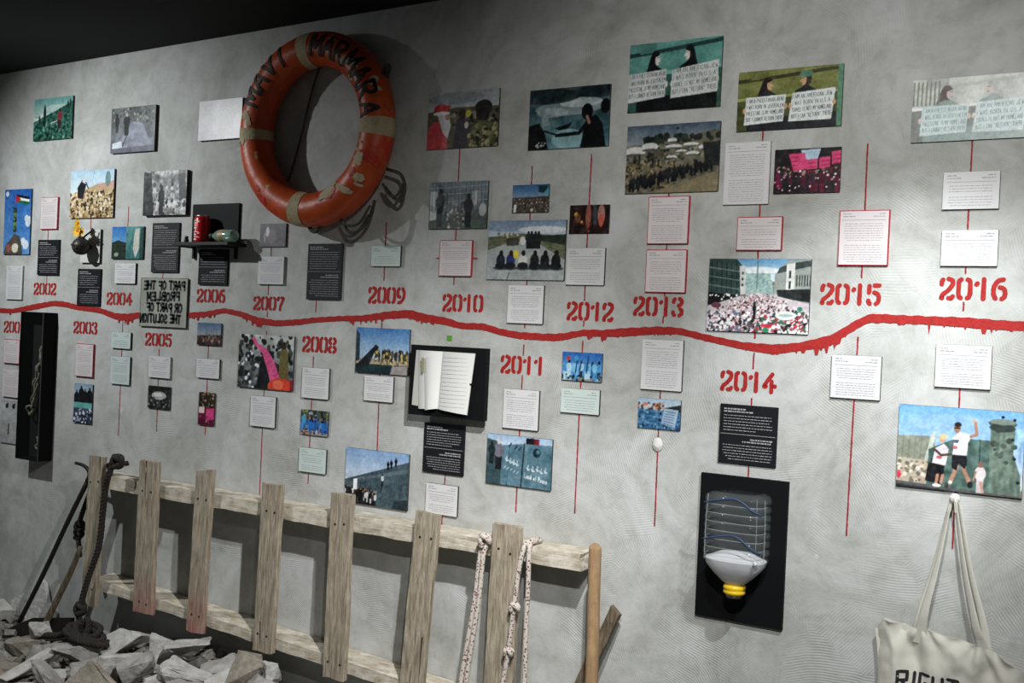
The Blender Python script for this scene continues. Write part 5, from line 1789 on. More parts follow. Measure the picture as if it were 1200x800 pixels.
prof.append((.070, zt+.004))
prof.append((.088, zt-.004))
for i in range(nr):
    z0 = zt-.012-(zt-zb-.02)*i/nr
    dzr = (zt-zb-.02)/nr
    prof += [(.094, z0), (.095, z0-dzr*.55), (.089, z0-dzr*.72), (.089, z0-dzr*.85)]
prof += [(.094, zb+.004), (.094, zb)]
lathe('bottle_body', prof, M['pet'], bot, 40, 1.0, .72, 3.6, cap=False)
for i in range(nr):
    dzr = (zt-zb-.02)/nr
    z0 = zt-.012-dzr*i-dzr*.78
    pts = []
    for k in range(25):
        a = math.pi+math.pi*k/24
        c, s = math.cos(a), math.sin(a)
        q = (abs(c)**3.6+abs(s)**3.6)**(-1/3.6)
        pts.append((.0900*q*c, .0900*q*s*.72, z0))
    tube('ridge', pts, .0016, M['pet_rib_highlight'], bot, 5, 1, False)
for sx_ in (-1, 1):
    tube('corner_edge_highlight', [(sx_*.076, -.054, zt-.004), (sx_*.079, -.056, .05), (sx_*.079, -.056, zb)], .0012, M['pet_rib_highlight'], bot, 6, 6)  # pale tubes added as the highlights running down the bottle's corner edges
    tube('corner_edge_highlight', [(sx_*.089, -.02, zt-.010), (sx_*.0925, -.02, .05), (sx_*.0925, -.02, zb)], .0016, M['pet_rib_highlight'], bot, 6, 6)
lathe('shoulder', [(.094, zb), (.088, zb-.016), (.066, zb-.042), (.040, zb-.066), (.024, zb-.078)], M['pet'], bot, 40, 1.0, .72, 2.8, cap=False)
lathe('mask_lining', [(.091, zb+.002), (.086, zb-.016), (.064, zb-.042), (.038, zb-.066), (.022, zb-.077)], M['mask_white'], bot, 40, 1.0, .72, 2.8, cap=False)
lathe('mask_front', [(.002, zb+.026), (.050, zb+.020), (.084, zb+.004), (.090, zb+.001)], M['mask_white'], bot, 40, 1.0, .70, 2.8, cap=False)
lathe('cap', [(.020, zb-.074), (.032, zb-.078), (.034, zb-.086), (.029, zb-.090), (.033, zb-.094), (.033, zb-.100), (.028, zb-.104), (.026, zb-.106)], M['yellow_cap'], bot, 30)
lathe('cap_end', [(.024, zb-.105), (.024, zb-.113), (.018, zb-.116), (.004, zb-.116)], M['metal_edge'], bot, 24)
for z0, dzz in ((.125, .020), (.015, .022)):
    pts = [(-.088, -.050, z0-.012), (-.05, -.066, z0), (0, -.069, z0+dzz*.5), (.03, -.068, z0+dzz*.3), (.07, -.064, z0-dzz), (.09, -.045, z0-dzz*1.6)]
    tube('elastic_strap', pts, .003, M['blue_strip'], bot, 6, 6)
tube('bottle_hook', [(.078, -.062, zb+.012), (.086, -.064, zb+.004)], .006, M['mask_white'], bot, 8, 3)

# ------------------------------------------------------------------ plaster plug on the 2013 line
pl = lathe('plaster_plug', [(.001, -.012), (.010, -.010), (.018, -.004), (.020, 0)], mat('white_plaster_dab', hx(206, 206, 202), 0.8, var=0.1, vscale=60, bump=0.4, bscale=90), None, 14, 1.0, 1.25)
pl.rotation_euler = (math.radians(-90), 0, 0)
pl.location = (-1.449, 0, 1.237)
tag(pl, 'small white plaster dab with a nail hole on the lower 2013 line', 'plaster dab')
# ------------------------------------------------------------------ plank fence fixed to the wall
def plank(name, path, w, t, seed, m, parent, segs=14, jit=.0022, notch=0.0):
    """path: start, end (Vectors); w along 'side', t along 'nrm'"""
    a, b, side, nrm = path
    rnd = random.Random(seed)
    V, F = [], []
    prof = [(-.5, -.5), (-.44, -.5), (-.2, -.5), (.2, -.5), (.44, -.5), (.5, -.4), (.5, .4), (.44, .5), (.2, .5), (-.2, .5), (-.44, .5), (-.5, .4), (-.5, -.4)]
    prof = [(-.47, -.5), (-.2, -.5), (.2, -.5), (.47, -.5), (.5, -.36), (.5, .36), (.47, .5), (.2, .5), (-.2, .5), (-.47, .5), (-.5, .36), (-.5, -.36)]
    np_ = len(prof)
    off = [Vector((rnd.uniform(0, 40), rnd.uniform(0, 40), rnd.uniform(0, 40))) for _ in range(2)]
    for i in range(segs+1):
        s = i/segs
        c = Vector(a).lerp(Vector(b), s)
        wobL = 1+.06*mnoise.noise(off[0]+Vector((s*4, 0, 0)))
        wobR = 1+.06*mnoise.noise(off[1]+Vector((s*4, 0, 0)))
        for k, (u, v) in enumerate(prof):
            ww = wobL if u < 0 else wobR
            p = c + Vector(side)*(u*w*ww+rnd.uniform(-jit, jit)*.6) + Vector(nrm)*(v*t+rnd.uniform(-jit, jit)*.3)
            if i in (0, segs):
                p += (Vector(b)-Vector(a)).normalized()*(rnd.uniform(-jit, jit)*1.5+(notch*u*w if i == 0 else 0))
            V.append(p)
    for i in range(segs):
        for k in range(np_):
            k2 = (k+1) % np_
            F.append((i*np_+k, i*np_+k2, (i+1)*np_+k2, (i+1)*np_+k))
    F.append(tuple(reversed(range(np_))))
    F.append(tuple(segs*np_+k for k in range(np_)))
    o = new_mesh_obj(name, V, F, m, parent)
    bm = bmesh.new()
    bm.from_mesh(o.data)
    bmesh.ops.recalc_face_normals(bm, faces=bm.faces)
    bm.to_mesh(o.data)
    bm.free()
    return o

fx, fz = -2.85, .60
fence = empty('plank_fence', (fx, 0, fz))
tag(fence, 'weathered wooden fence of two whitewashed beams and seven upright planks', 'fence')
def L(x, y, z):
    return Vector((x-fx, y, z-fz))
plank('beam', (L(-4.13, -.061, .842), L(-1.648, -.061, .842), (0, 0, 1), (0, 1, 0)), .058, .114, 3, M['wood_white'], fence, 46, .0035)
def lowz(x):
    return .405-.0545*(x+3.81)
plank('beam', (L(-4.06, -.067, lowz(-4.06)-.023), L(-1.60, -.067, lowz(-1.60)-.023), (0, 0, 1), (0, 1, 0)), .046, .126, 5, M['wood_white'], fence, 46, .0035)
def red_smear(wood, zlo, zhi):
    m = wood.copy()
    m.name = 'plank_wood_with_red_paint'
    nt = m.node_tree
    N, Lk = nt.nodes, nt.links
    b = N['Principled BSDF']
    src = b.inputs['Base Color'].links[0].from_socket
    tc = [n for n in N if n.type == 'TEX_COORD'][0]
    sp = N.new('ShaderNodeSeparateXYZ')
    Lk.new(tc.outputs['Object'], sp.inputs[0])
    n = N.new('ShaderNodeTexNoise')
    n.inputs['Scale'].default_value = 14
    n.inputs['Detail'].default_value = 5
    Lk.new(tc.outputs['Object'], n.inputs['Vector'])
    mr = N.new('ShaderNodeMapRange')
    mr.inputs['From Min'].default_value = zhi
    mr.inputs['From Max'].default_value = zlo
    Lk.new(sp.outputs['Z'], mr.inputs['Value'])
    ml = N.new('ShaderNodeMath')
    ml.operation = 'MULTIPLY'
    Lk.new(mr.outputs[0], ml.inputs[0])
    Lk.new(n.outputs['Fac'], ml.inputs[1])
    m2 = N.new('ShaderNodeMath')
    m2.operation = 'MULTIPLY'
    m2.use_clamp = True
    m2.inputs[1].default_value = 1.0
    Lk.new(ml.outputs[0], m2.inputs[0])
    x = N.new('ShaderNodeMixRGB')
    Lk.new(m2.outputs[0], x.inputs[0])
    Lk.new(src, x.inputs[1])
    x.inputs[2].default_value = (*lin(hx(150, 62, 68)), 1)
    Lk.new(x.outputs[0], b.inputs['Base Color'])
    return m
M['wood_red'] = red_smear(M['wood_grey'], .30-fz, .52-fz)
SLATS = [  # xL top, xR top, xL bottom, xR bottom, z top, z bottom, material, slanted top
 (-4.091, -3.992, -4.090, -3.998, .955, .300, 'wood_grey', 0.0), (-3.764, -3.642, -3.748, -3.640, .968, .330, 'wood_red', 0.0),
 (-3.412, -3.324, -3.426, -3.327, .962, .306, 'wood_red', -.18), (-3.044, -2.942, -3.047, -2.946, .950, .300, 'wood_grey', 0.0),
 (-2.693, -2.591, -2.686, -2.581, .953, .271, 'wood_grey', 0.0), (-2.294, -2.202, -2.338, -2.230, .933, .245, 'wood_grey', 0.06),
 (-1.972, -1.866, -1.979, -1.866, .931, .235, 'wood_grey', 0.0)]
for i, (a, b, c, d, z1, z0, mt, notch) in enumerate(SLATS):
    def fy(z):
        return -(.1285+(.95-z)*.014)-.006
    top, bottom = L((a+b)/2, fy(z1), z1), L((c+d)/2, fy(z0), z0)
    s = plank('upright_plank', (top, bottom, (1, 0, 0), (0, 1, 0)), ((b-a)+(d-c))/2, .023, 50+i, M[mt], fence, 16, .0022, notch)
    rnd = random.Random(90+i)
    for zz in (.845, .37 if i < 4 else .33):
        for e in (-.022, .024):
            t = (z1-zz)/(z1-z0)
            p = top.lerp(bottom, t)
            q = p + Vector((e+rnd.uniform(-.006, .006), -.0105, rnd.uniform(-.008, .008)))
            tube('nail', [q, q+Vector((0, -.003, 0))], .0042, M['nail'], s, 8, 2)
    for e, za, zb_ in {1: ((-.012, .0, .19),), 3: ((-.018, .52, .64),), 0: ((.03, .0, .1),), 5: ((.03, .42, .6),)}.get(i, ()):
        pa, pb = top.lerp(bottom, za/(z1-z0)), top.lerp(bottom, zb_/(z1-z0))
        q0, q1 = pa+Vector((e, -.0118, -.001)), pb+Vector((e+.004, -.0118, 0))
        new_mesh_obj('crack', [q0+Vector((-.003, 0, 0)), q0+Vector((.003, 0, 0)), q1+Vector((.0008, 0, 0)), q1, q0+Vector((0, .006, 0)), q1+Vector((0, .006, 0))], [(0, 3, 2, 1), (0, 4, 5, 3), (1, 2, 5, 4)], M['nail'], s)

# ------------------------------------------------------------------ ropes on the fence
M['dark_rope'] = mat('old_dark_rope', hx(46, 41, 37), 0.9, var=0.45, vscale=70, bump=0.5, bscale=160)
def speckled_rope():
    m = mat('white_rope_with_red_flecks', hx(206, 194, 188), 0.8, bump=0.3, bscale=220)
    nt = m.node_tree
    N, Lk = nt.nodes, nt.links
    b = N['Principled BSDF']
    tc = [n for n in N if n.type == 'TEX_COORD'][0]
    v = N.new('ShaderNodeTexVoronoi')
    v.inputs['Scale'].default_value = 112
    Lk.new(tc.outputs['Object'], v.inputs['Vector'])
    r = N.new('ShaderNodeValToRGB')
    r.color_ramp.elements[0].position = .30
    r.color_ramp.elements[1].position = .38
    r.color_ramp.elements[0].color = (*lin(hx(96, 50, 52)), 1)
    r.color_ramp.elements[1].color = (*lin(hx(188, 181, 172)), 1)
    Lk.new(v.outputs['Distance'], r.inputs['Fac'])
    Lk.new(r.outputs['Color'], b.inputs['Base Color'])
    return m
M['fleck_rope'] = speckled_rope()
def knot_pts(c, s, turns=2.2, n=26, ax=0.0):
    out = []
    for i in range(n):
        a = 2*math.pi*turns*i/(n-1)
        x = s*(math.cos(a)+.35*math.cos(2*a))*.75
        z = s*(math.sin(a)*.9)
        y = s*.55*math.sin(1.5*a+ax)
        out.append((c[0]+x, c[1]+y, c[2]+z))
    return out
dr = empty('dark_knotted_rope', (-4.0, 0, .08))
tag(dr, 'thick dark knotted rope tied round the first plank and coiled on the rubble', 'rope')
def R(x, off, z):
    return (x+4.0, -off, z-.08)
strand_rope('rope_length', [R(-3.895, .172, .945), R(-3.905, .182, .89), R(-3.93, .176, .836), R(-3.941, .176, .724), R(-3.956, .178, .575), R(-4.018, .182, .416), R(-4.048, .19, .293), R(-4.038, .20, .225), R(-4.0, .25, .215)], .0138, M['dark_rope'], dr, .05)
tube('rope_knot', knot_pts(R(-3.878, .165, .948), .026), .0115, M['dark_rope'], dr, 8, 3)
tube('rope_knot', knot_pts(R(-4.048, .19, .292), .024), .0115, M['dark_rope'], dr, 8, 3)
strand_rope('rope_length', [R(-3.89, .10, .935), R(-3.97, .095, .925), R(-4.07, .095, .89), R(-4.125, .095, .80), R(-4.16, .10, .725), R(-4.195, .10, .64), R(-4.20, .10, .575), R(-4.17, .11, .49)], .0115, M['dark_rope'], dr, .04)
tube('rope_knot', knot_pts(R(-4.195, .10, .62), .021), .010, M['dark_rope'], dr, 8, 3)
tube('rope_knot', knot_pts(R(-4.20, .10, .585), .018, ax=1.0), .010, M['dark_rope'], dr, 8, 3)
cl = []
for i in range(44):
    a = i/43*2*math.pi*4.2
    rr = .105-.010*(a/6.28)+.015*math.sin(a*1.7)
    cl.append(R(-3.86+rr*1.15*math.cos(a), .29+rr*.62*math.sin(a), .215+.016*math.sin(a*.9)+.010*(a/6.28)))
strand_rope('rope_coil', [R(-4.0, .25, .215)]+cl, .0138, M['dark_rope'], dr, .05, n=3)
strand_rope('rope_coil', [R(-4.20, .30, .17), R(-4.12, .31, .19), R(-4.03, .30, .205), R(-3.95, .28, .24), R(-3.905, .26, .285), R(-3.885, .27, .25), R(-3.90, .30, .20)], .0138, M['dark_rope'], dr, .05)

wr = empty('flecked_rope_left', (-2.0, 0, .1))
wr.name = 'flecked_rope'
tag(wr, 'white rope with dark red flecks knotted on the beam left of the last plank', 'rope')
def W_(x, off, z):
    return (x+2.0, -off, z-.1)
tube('rope_knot', knot_pts(W_(-1.998, .155, .872), .019, 1.8), .0095, M['fleck_rope'], wr, 8, 3)
tube('rope_strand', [W_(-1.99, .135, .885), W_(-2.012, .15, .835), W_(-2.024, .155, .68), W_(-2.042, .16, .53), W_(-2.058, .17, .38), W_(-2.07, .2, .2), W_(-2.05, .23, .08)], .0088, M['fleck_rope'], wr, 10, 8)
tube('rope_strand', [W_(-1.985, .14, .88), W_(-1.998, .156, .82), W_(-2.006, .158, .68), W_(-2.022, .165, .53), W_(-2.034, .175, .38), W_(-2.03, .2, .2), W_(-1.99, .23, .08)], .0088, M['fleck_rope'], wr, 10, 8)
tube('rope_loop', [W_(-1.99, .13, .885), W_(-1.985, .07, .888), W_(-1.985, .012, .87)], .0088, M['fleck_rope'], wr, 8, 6)
wr2 = empty('flecked_rope', (-1.85, 0, .1))
tag(wr2, 'white flecked rope with two knots hanging right of the last plank', 'rope')
def W2(x, off, z):
    return (x+1.85, -off, z-.1)
tube('rope_strand', [W2(-1.838, .06, .885), W2(-1.842, .125, .885), W2(-1.846, .15, .86), W2(-1.855, .158, .79), W2(-1.863, .165, .67), W2(-1.871, .168, .561), W2(-1.874, .17, .519), W2(-1.886, .176, .417), W2(-1.90, .2, .2), W2(-1.88, .23, .08)], .0084, M['fleck_rope'], wr2, 10, 8)
tube('rope_strand', [W2(-1.832, .06, .882), W2(-1.832, .122, .882), W2(-1.828, .142, .85), W2(-1.824, .145, .74), W2(-1.822, .15, .60), W2(-1.812, .16, .431), W2(-1.80, .18, .2), W2(-1.79, .2, .08)], .0084, M['fleck_rope'], wr2, 10, 8)
tube('rope_knot', knot_pts(W2(-1.860, .168, .668), .015, 1.7), .0085, M['fleck_rope'], wr2, 8, 3)
tube('rope_knot', knot_pts(W2(-1.873, .172, .520), .013, 1.7, ax=.8), .0085, M['fleck_rope'], wr2, 8, 3)

# ------------------------------------------------------------------ tools
cb = empty('iron_digging_bar', (-4.46, -.20, .08))
tag(cb, 'long black iron bar with bent claw leaning left of the fence', 'tool')
def B_(x, off, z):
    return (x+4.46, -off+.20, z-.08)
tube('shaft', [B_(-4.118, .125, .835), B_(-4.22, .15, .63), B_(-4.33, .17, .41), B_(-4.45, .205, .165)], .0105, M['old_iron'], cb, 8, 6)
tube('claw', [B_(-4.118, .125, .833), B_(-4.107, .123, .862), B_(-4.120, .122, .884), B_(-4.16, .12, .90), B_(-4.215, .118, .905)], lambda t: .0125-.006*t, M['old_iron'], cb, 8, 8)
V = [B_(-4.60, .24, .085), B_(-4.36, .20, .20), B_(-4.10, .19, .245), B_(-4.09, .20, .16), B_(-4.34, .25, .09)]
V2 = [(x, y+.014, z-.003) for x, y, z in V]
new_mesh_obj('blade', V+V2, [(4, 3, 2, 1, 0), (5, 6, 7, 8, 9)]+[(i, (i+1) % 5, (i+1) % 5+5, i+5) for i in range(5)], M['old_iron'], cb)
st = tube('bent_stick', [(0, 0, .40), (-.045, -.01, .29), (-.11, -.03, .15), (-.17, -.06, 0)], lambda t: .011+.004*t, M['wood_dark'], None, 8, 6)
st.location = (-4.10, -.16, .15)
tag(st, 'thin bent brown stick rising from the rubble beside the dark rope', 'stick')
hd = empty('tool_handle', (-1.50, -.30, .06))
tag(hd, 'smooth tan wooden tool handle with rounded top leaning at the fence end', 'handle')
pts = [(-.080, .150, .853), (-.080, .150, .832), (-.070, .135, .70), (-.047, .10, .50), (-.02, .045, .2), (0, 0, 0)]
V, F = tube_data(catmull([(p[0], p[1], p[2]) for p in pts], 6), lambda t: (.0205 if t > .2 else .0205*math.sqrt(max(.015, 1-(1-t/.2)**2))), 14)
new_mesh_obj('shaft', V, F, M['wood_tan'], hd, smooth=True)
sk = empty('split_batten', (-1.78, -.16, .06))
tag(sk, 'dark split batten leaning diagonally behind the tan tool handle', 'batten')
plank('batten', (Vector((.232, .115, .632)), Vector((0, 0, 0)), Vector((.93, 0, -.36)), (0, 1, 0)), .040, .022, 71, M['wood_dark'], sk, 14, .002, .3)

# ------------------------------------------------------------------ tote bag on its peg
peg = empty('bag_peg', (-.5415, 0, 1.168))
tag(peg, 'small white wall peg under the runners photo carrying the tote bag', 'peg')
M['peg'] = mat('white_plastic_peg', hx(226, 220, 220), 0.5, var=0.05, vscale=40)
tube('peg_base', [(0, 0, .004), (0, -.006, .004)], .014, M['peg'], peg, 14, 2)
tube('peg_hook', [(0, -.004, .0), (0, -.03, -.003), (0, -.042, .003), (0, -.046, .014)], .0055, M['peg'], peg, 8, 5)
M['canvas'] = mat('cream_canvas', hx(204, 202, 192), 0.85, var=0.10, vscale=12, bump=0.35, bscale=420)
M['bag_ink'] = mat('black_bag_print', hx(28, 27, 30), 0.8, var=0.15, vscale=80)
bag = empty('tote_bag', (-.54, 0, .38))
tag(bag, 'cream canvas tote bag with black print hanging at the lower right', 'bag')
bx0, bx1 = -.190, .205     # local x extent
def bag_top(s):
    return float(np.interp(s, [0, .06, .14, .25, .35, .46, .58, .66, .74, .86, 1.0], [.398, .434, .428, .420, .424, .412, .409, .402, .402, .382, .345]))
def bag_y(s, t):
    # t: 0 bottom .. 1 top ; folds radiate from the strap roots and the slumped corners
    e = min(s, 1-s)
    body = .026*min(1, e/.12)**.6*(.4+.6*math.sin(math.pi*min(1, .12+t*.86)))
    f = .006*math.sin(6.2*s+2.3*t+1.0)*t
    for s0, k, ph in ((.32, 8.0, .4), (.70, 9.0, 1.7), (.04, 6.0, .9), (.97, 6.0, 2.2)):
        du, dv = (s-s0)*.39, (1.02-t)*.40
        r = math.hypot(du, dv)
        an = math.atan2(du, dv+.012)
        f += .0085*math.sin(k*an+ph)*math.exp(-r/.13)*min(1, r/.03)
    f += .017*math.exp(-((s-.10-.16*(1-t))/.045)**2)*t**2 - .017*math.exp(-((s-.19-.34*(1-t))/.05)**2)*t**2
    f += .014*math.exp(-((s-.90+.20*(1-t))/.05)**2)*t**2 - .012*math.exp(-((s-.80+.34*(1-t))/.05)**2)*t**2
    f += .009*mnoise.noise(Vector((s*6, t*5, .3)))+.0045*mnoise.noise(Vector((s*15, t*14, 2.3)))+.002*mnoise.noise(Vector((s*34, t*30, 5.3)))
    return body, f
def bag_sheet(name, front):
    V, F = [], []
    ns, nt_ = 64, 48
    for i in range(ns+1):
        s = i/ns
        for j in range(nt_+1):
            t = j/nt_
            x = bx0+(bx1-bx0)*(.5+(s-.5)*(.93+.07*t))+.006*math.sin(7*t+3)
            z = bag_top(s)*t
            bd, f = bag_y(s, t)
            y = -.028-(bd+f if front else -bd*.35)
            if front and t > .96:
                y += .002
            V.append((x, min(y, -.004), z))
    for i in range(ns):
        for j in range(nt_):
            a = i*(nt_+1)+j
            F.append((a, a+nt_+1, a+nt_+2, a+1))
    return new_mesh_obj(name, V, F, M['canvas'], bag, smooth=True)
bag_sheet('front_cloth', True)
bag_sheet('back_cloth', False)
def strap(name, pts, w0, w1, roll):
    path = catmull(pts, 10)
    V, F = [], []
    n = len(path)
    for i, p in enumerate(path):
        t = i/(n-1)
        w = w0+(w1-w0)*t
        a = roll*(1-t)
        d = Vector((math.cos(a), -math.sin(a), 0))
        for k in range(5):
            u = (k/4-.5)*w
            V.append(p+d*u+Vector((0, -.002*math.cos(math.pi*(k/4-.5)), 0)))
        for k in range(5):
            u = (.5-k/4)*w
            V.append(p+d*u+Vector((0, .0016, 0)))
    for i in range(n-1):
        for k in range(10):
            k2 = (k+1) % 10
            F.append((i*10+k, i*10+k2, (i+1)*10+k2, (i+1)*10+k))
    return new_mesh_obj(name, V, F, M['canvas'], bag, smooth=True)
pz = 1.172-.38
strap('strap', [(-.004, -.034, pz), (-.010, -.037, pz-.03), (-.034, -.046, .60), (-.058, -.048, .48), (-.067, -.040, .425), (-.070, -.032, .38)], .009, .040, 1.1)
strap('strap', [(.002, -.034, pz), (.010, -.037, pz-.03), (.040, -.046, .60), (.074, -.048, .46), (.090, -.040, .41), (.094, -.032, .36)], .009, .036, 1.0)
strap('strap', [(-.006, -.022, pz), (-.014, -.020, pz-.03), (-.044, -.018, .60), (-.072, -.018, .48), (-.082, -.02, .40)], .009, .024, .9)
strap('strap', [(.004, -.022, pz), (.016, -.020, pz-.03), (.050, -.018, .60), (.090, -.018, .46), (.106, -.02, .38)], .009, .026, .9)
strap('strap_loop', [(-.010, -.037, pz-.035), (-.005, -.034, pz-.002), (0, -.031, pz+.003), (.005, -.034, pz-.002), (.010, -.037, pz-.035)], .010, .010, 0)
ps = []
xx = 0.0
for ch in 'RIGHT':
    for p in {'R': [[(0, 0), (0, 1), (.5, 1), (.5, .5), (.05, .5)], [(.25, .5), (.52, 0)]], 'I': [[(.1, 0), (.1, 1)]], 'G': [[(.55, 1), (0, 1), (0, 0), (.55, 0), (.55, .5), (.3, .5)]], 'H': [[(0, 0), (0, 1)], [(.52, 0), (.52, 1)], [(0, .5), (.52, .5)]], 'T': [[(0, 1), (.6, 1)], [(.3, 1), (.3, 0)]]}[ch]:
        q = []
        for u, v in zip(p, p[1:]):
            for k in range(5):
                q.append((u[0]+(v[0]-u[0])*k/5+xx, u[1]+(v[1]-u[1])*k/5))
        q.append((p[-1][0]+xx, p[-1][1]))
        ps.append(q)
    xx += .42 if ch == 'I' else .80
TH = .046
def bag_place(x, z):
    X, Z = -.120+x*TH, .252+z*TH
    s = (X-bx0)/(bx1-bx0)
    t = Z/bag_top(s)
    s = .5+((X-.006*math.sin(7*t+3)-bx0)/(bx1-bx0)-.5)/(.93+.07*t)
    bd, f = bag_y(s, t)
    return (X, -.028-(bd+f)-.0012, Z)
V, F = ribbon(ps, .19, 0, .05, 3, place=bag_place, n=1, capn=1)
new_mesh_obj('bag_lettering', V, F, M['bag_ink'], bag)
# ------------------------------------------------------------------ rubble: shapes
def mound_z(x, off):
    A = float(np.interp(x, [-6.2, -5.6, -4.6, -4.1, -3.8, -3.5, -3.1, -2.8, -2.45], [0.0, .05, .05, .07, .10, .13, .13, .07, 0.0]))
    return 0.06 + A*max(0.0, 1-off/0.75)

def chunk_mesh(seed, sx, sy, sz):
    rnd = random.Random(seed)
    bm = bmesh.new()
    n = rnd.choice((9, 10, 12, 13))
    for i in range(n):
        if i < 6:
            p = [rnd.choice((-1, 1))*rnd.uniform(.7, 1) for _ in range(3)]
        else:
            p = [rnd.uniform(-1, 1) for _ in range(3)]
            k = rnd.randrange(3)
            p[k] = math.copysign(rnd.uniform(.85, 1), p[k])
        bm.verts.new((p[0]*sx/2, p[1]*sy/2, p[2]*sz/2))
    bmesh.ops.convex_hull(bm, input=bm.verts)
    lone = [v for v in bm.verts if not v.link_faces]
    bmesh.ops.delete(bm, geom=lone, context='VERTS')
    bmesh.ops.bevel(bm, geom=list(bm.edges), offset=min(sx, sy, sz)*0.05, segments=1, affect='EDGES', clamp_overlap=True)
    bmesh.ops.triangulate(bm, faces=bm.faces)
    bmesh.ops.subdivide_edges(bm, edges=[e for e in bm.edges if e.calc_length() > .035], cuts=2, use_grid_fill=True)
    bmesh.ops.triangulate(bm, faces=[f for f in bm.faces if len(f.verts) > 3])
    bm.normal_update()
    k_ = min(sx, sy, sz)
    for v in bm.verts:
        q = v.co+Vector((seed*.37, seed*.11, 0))
        v.co += v.normal*(mnoise.noise(q*16)*k_*.13+mnoise.noise(q*42)*k_*.07)
    bmesh.ops.recalc_face_normals(bm, faces=bm.faces)
    me = bpy.data.meshes.new('rubble_chunk')
    bm.to_mesh(me)
    bm.free()
    return me

def chunk_specs():
    rnd = random.Random(77)
    S = []
    for i in range(135):
        t = rnd.random()
        if t < .2:
            L = rnd.uniform(.20, .30); d = (L, L*rnd.uniform(.5, .75), rnd.uniform(.05, .09))
        elif t < .6:
            L = rnd.uniform(.11, .18); d = (L, L*rnd.uniform(.6, .9), L*rnd.uniform(.35, .7))
        else:
            L = rnd.uniform(.055, .10); d = (L, L*rnd.uniform(.6, 1), L*rnd.uniform(.5, .9))
        S.append(d)
    S.sort(key=lambda d: d[0]*d[1]*d[2])
    big = S[70:]
    small = S[:70]
    rnd.shuffle(big)
    rnd.shuffle(small)
    return small[:35]+big[:40]+small[35:]+big[40:]
# ------------------------------------------------------------------ rubble heap
def concrete(name, c1, c2):
    return mat(name, c1, 0.92, col2=c2, vscale=18, bump=0.9, bscale=45)
M['rub'] = [concrete('broken_concrete', hx(166, 165, 161), hx(134, 132, 127)), concrete('pale_broken_concrete', hx(188, 188, 185), hx(156, 155, 150)), concrete('brownish_broken_concrete', hx(154, 148, 137), hx(118, 111, 100))]
M['gravel'] = concrete('grey_gravel', hx(146, 143, 136), hx(98, 94, 87))
V, F = [], []
nx, ny = 190, 42
for i in range(nx+1):
    for j in range(ny+1):
        x = -6.2+3.85*i/nx
        off = .85*j/ny
        z = mound_z(x, off)
        n = mnoise.noise(Vector((x*9, off*9, 1)))*.018+mnoise.noise(Vector((x*26, off*26, 4)))*.010+mnoise.noise(Vector((x*60, off*60, 7)))*.005
        edge = min(1, (z-.058)/.02+.15)
        V.append((x, -off if j else -.002, max(.0605 if j < ny else .059, z-.038+n*max(0, edge))))
for i in range(nx):
    for j in range(ny):
        a = i*(ny+1)+j
        F.append((a, a+1, a+ny+2, a+ny+1))
rnd_p = random.Random(31)
for q in range(900):
    x = rnd_p.uniform(-4.75, -2.75)
    off = rnd_p.uniform(.02, .55)
    k = rnd_p.uniform(.010, .034)
    zc = mound_z(x, off)-.02+k*.3+rnd_p.random()**2*.035
    b0 = len(V)
    rot = Matrix.Rotation(rnd_p.uniform(0, 6.28), 3, 'Z') @ Matrix.Rotation(rnd_p.uniform(-.7, .7), 3, 'X')
    for sx_ in (-1, 1):
        for sy_ in (-1, 1):
            for sz_ in (-1, 1):
                p = rot @ Vector((sx_*k*rnd_p.uniform(.4, 1), sy_*k*rnd_p.uniform(.4, 1), sz_*k*rnd_p.uniform(.25, .6)))
                V.append((x+p.x, min(-.003, -off+p.y), max(.061, zc+p.z)))
    F += [tuple(b0+i for i in f) for f in ((0, 1, 3, 2), (4, 6, 7, 5), (0, 4, 5, 1), (2, 3, 7, 6), (0, 2, 6, 4), (1, 5, 7, 3))]
gr = new_mesh_obj('gravel_bed', V, F, M['gravel'])
tag(gr, 'grey gravel and dust bed under the broken concrete', 'gravel', kind='stuff')
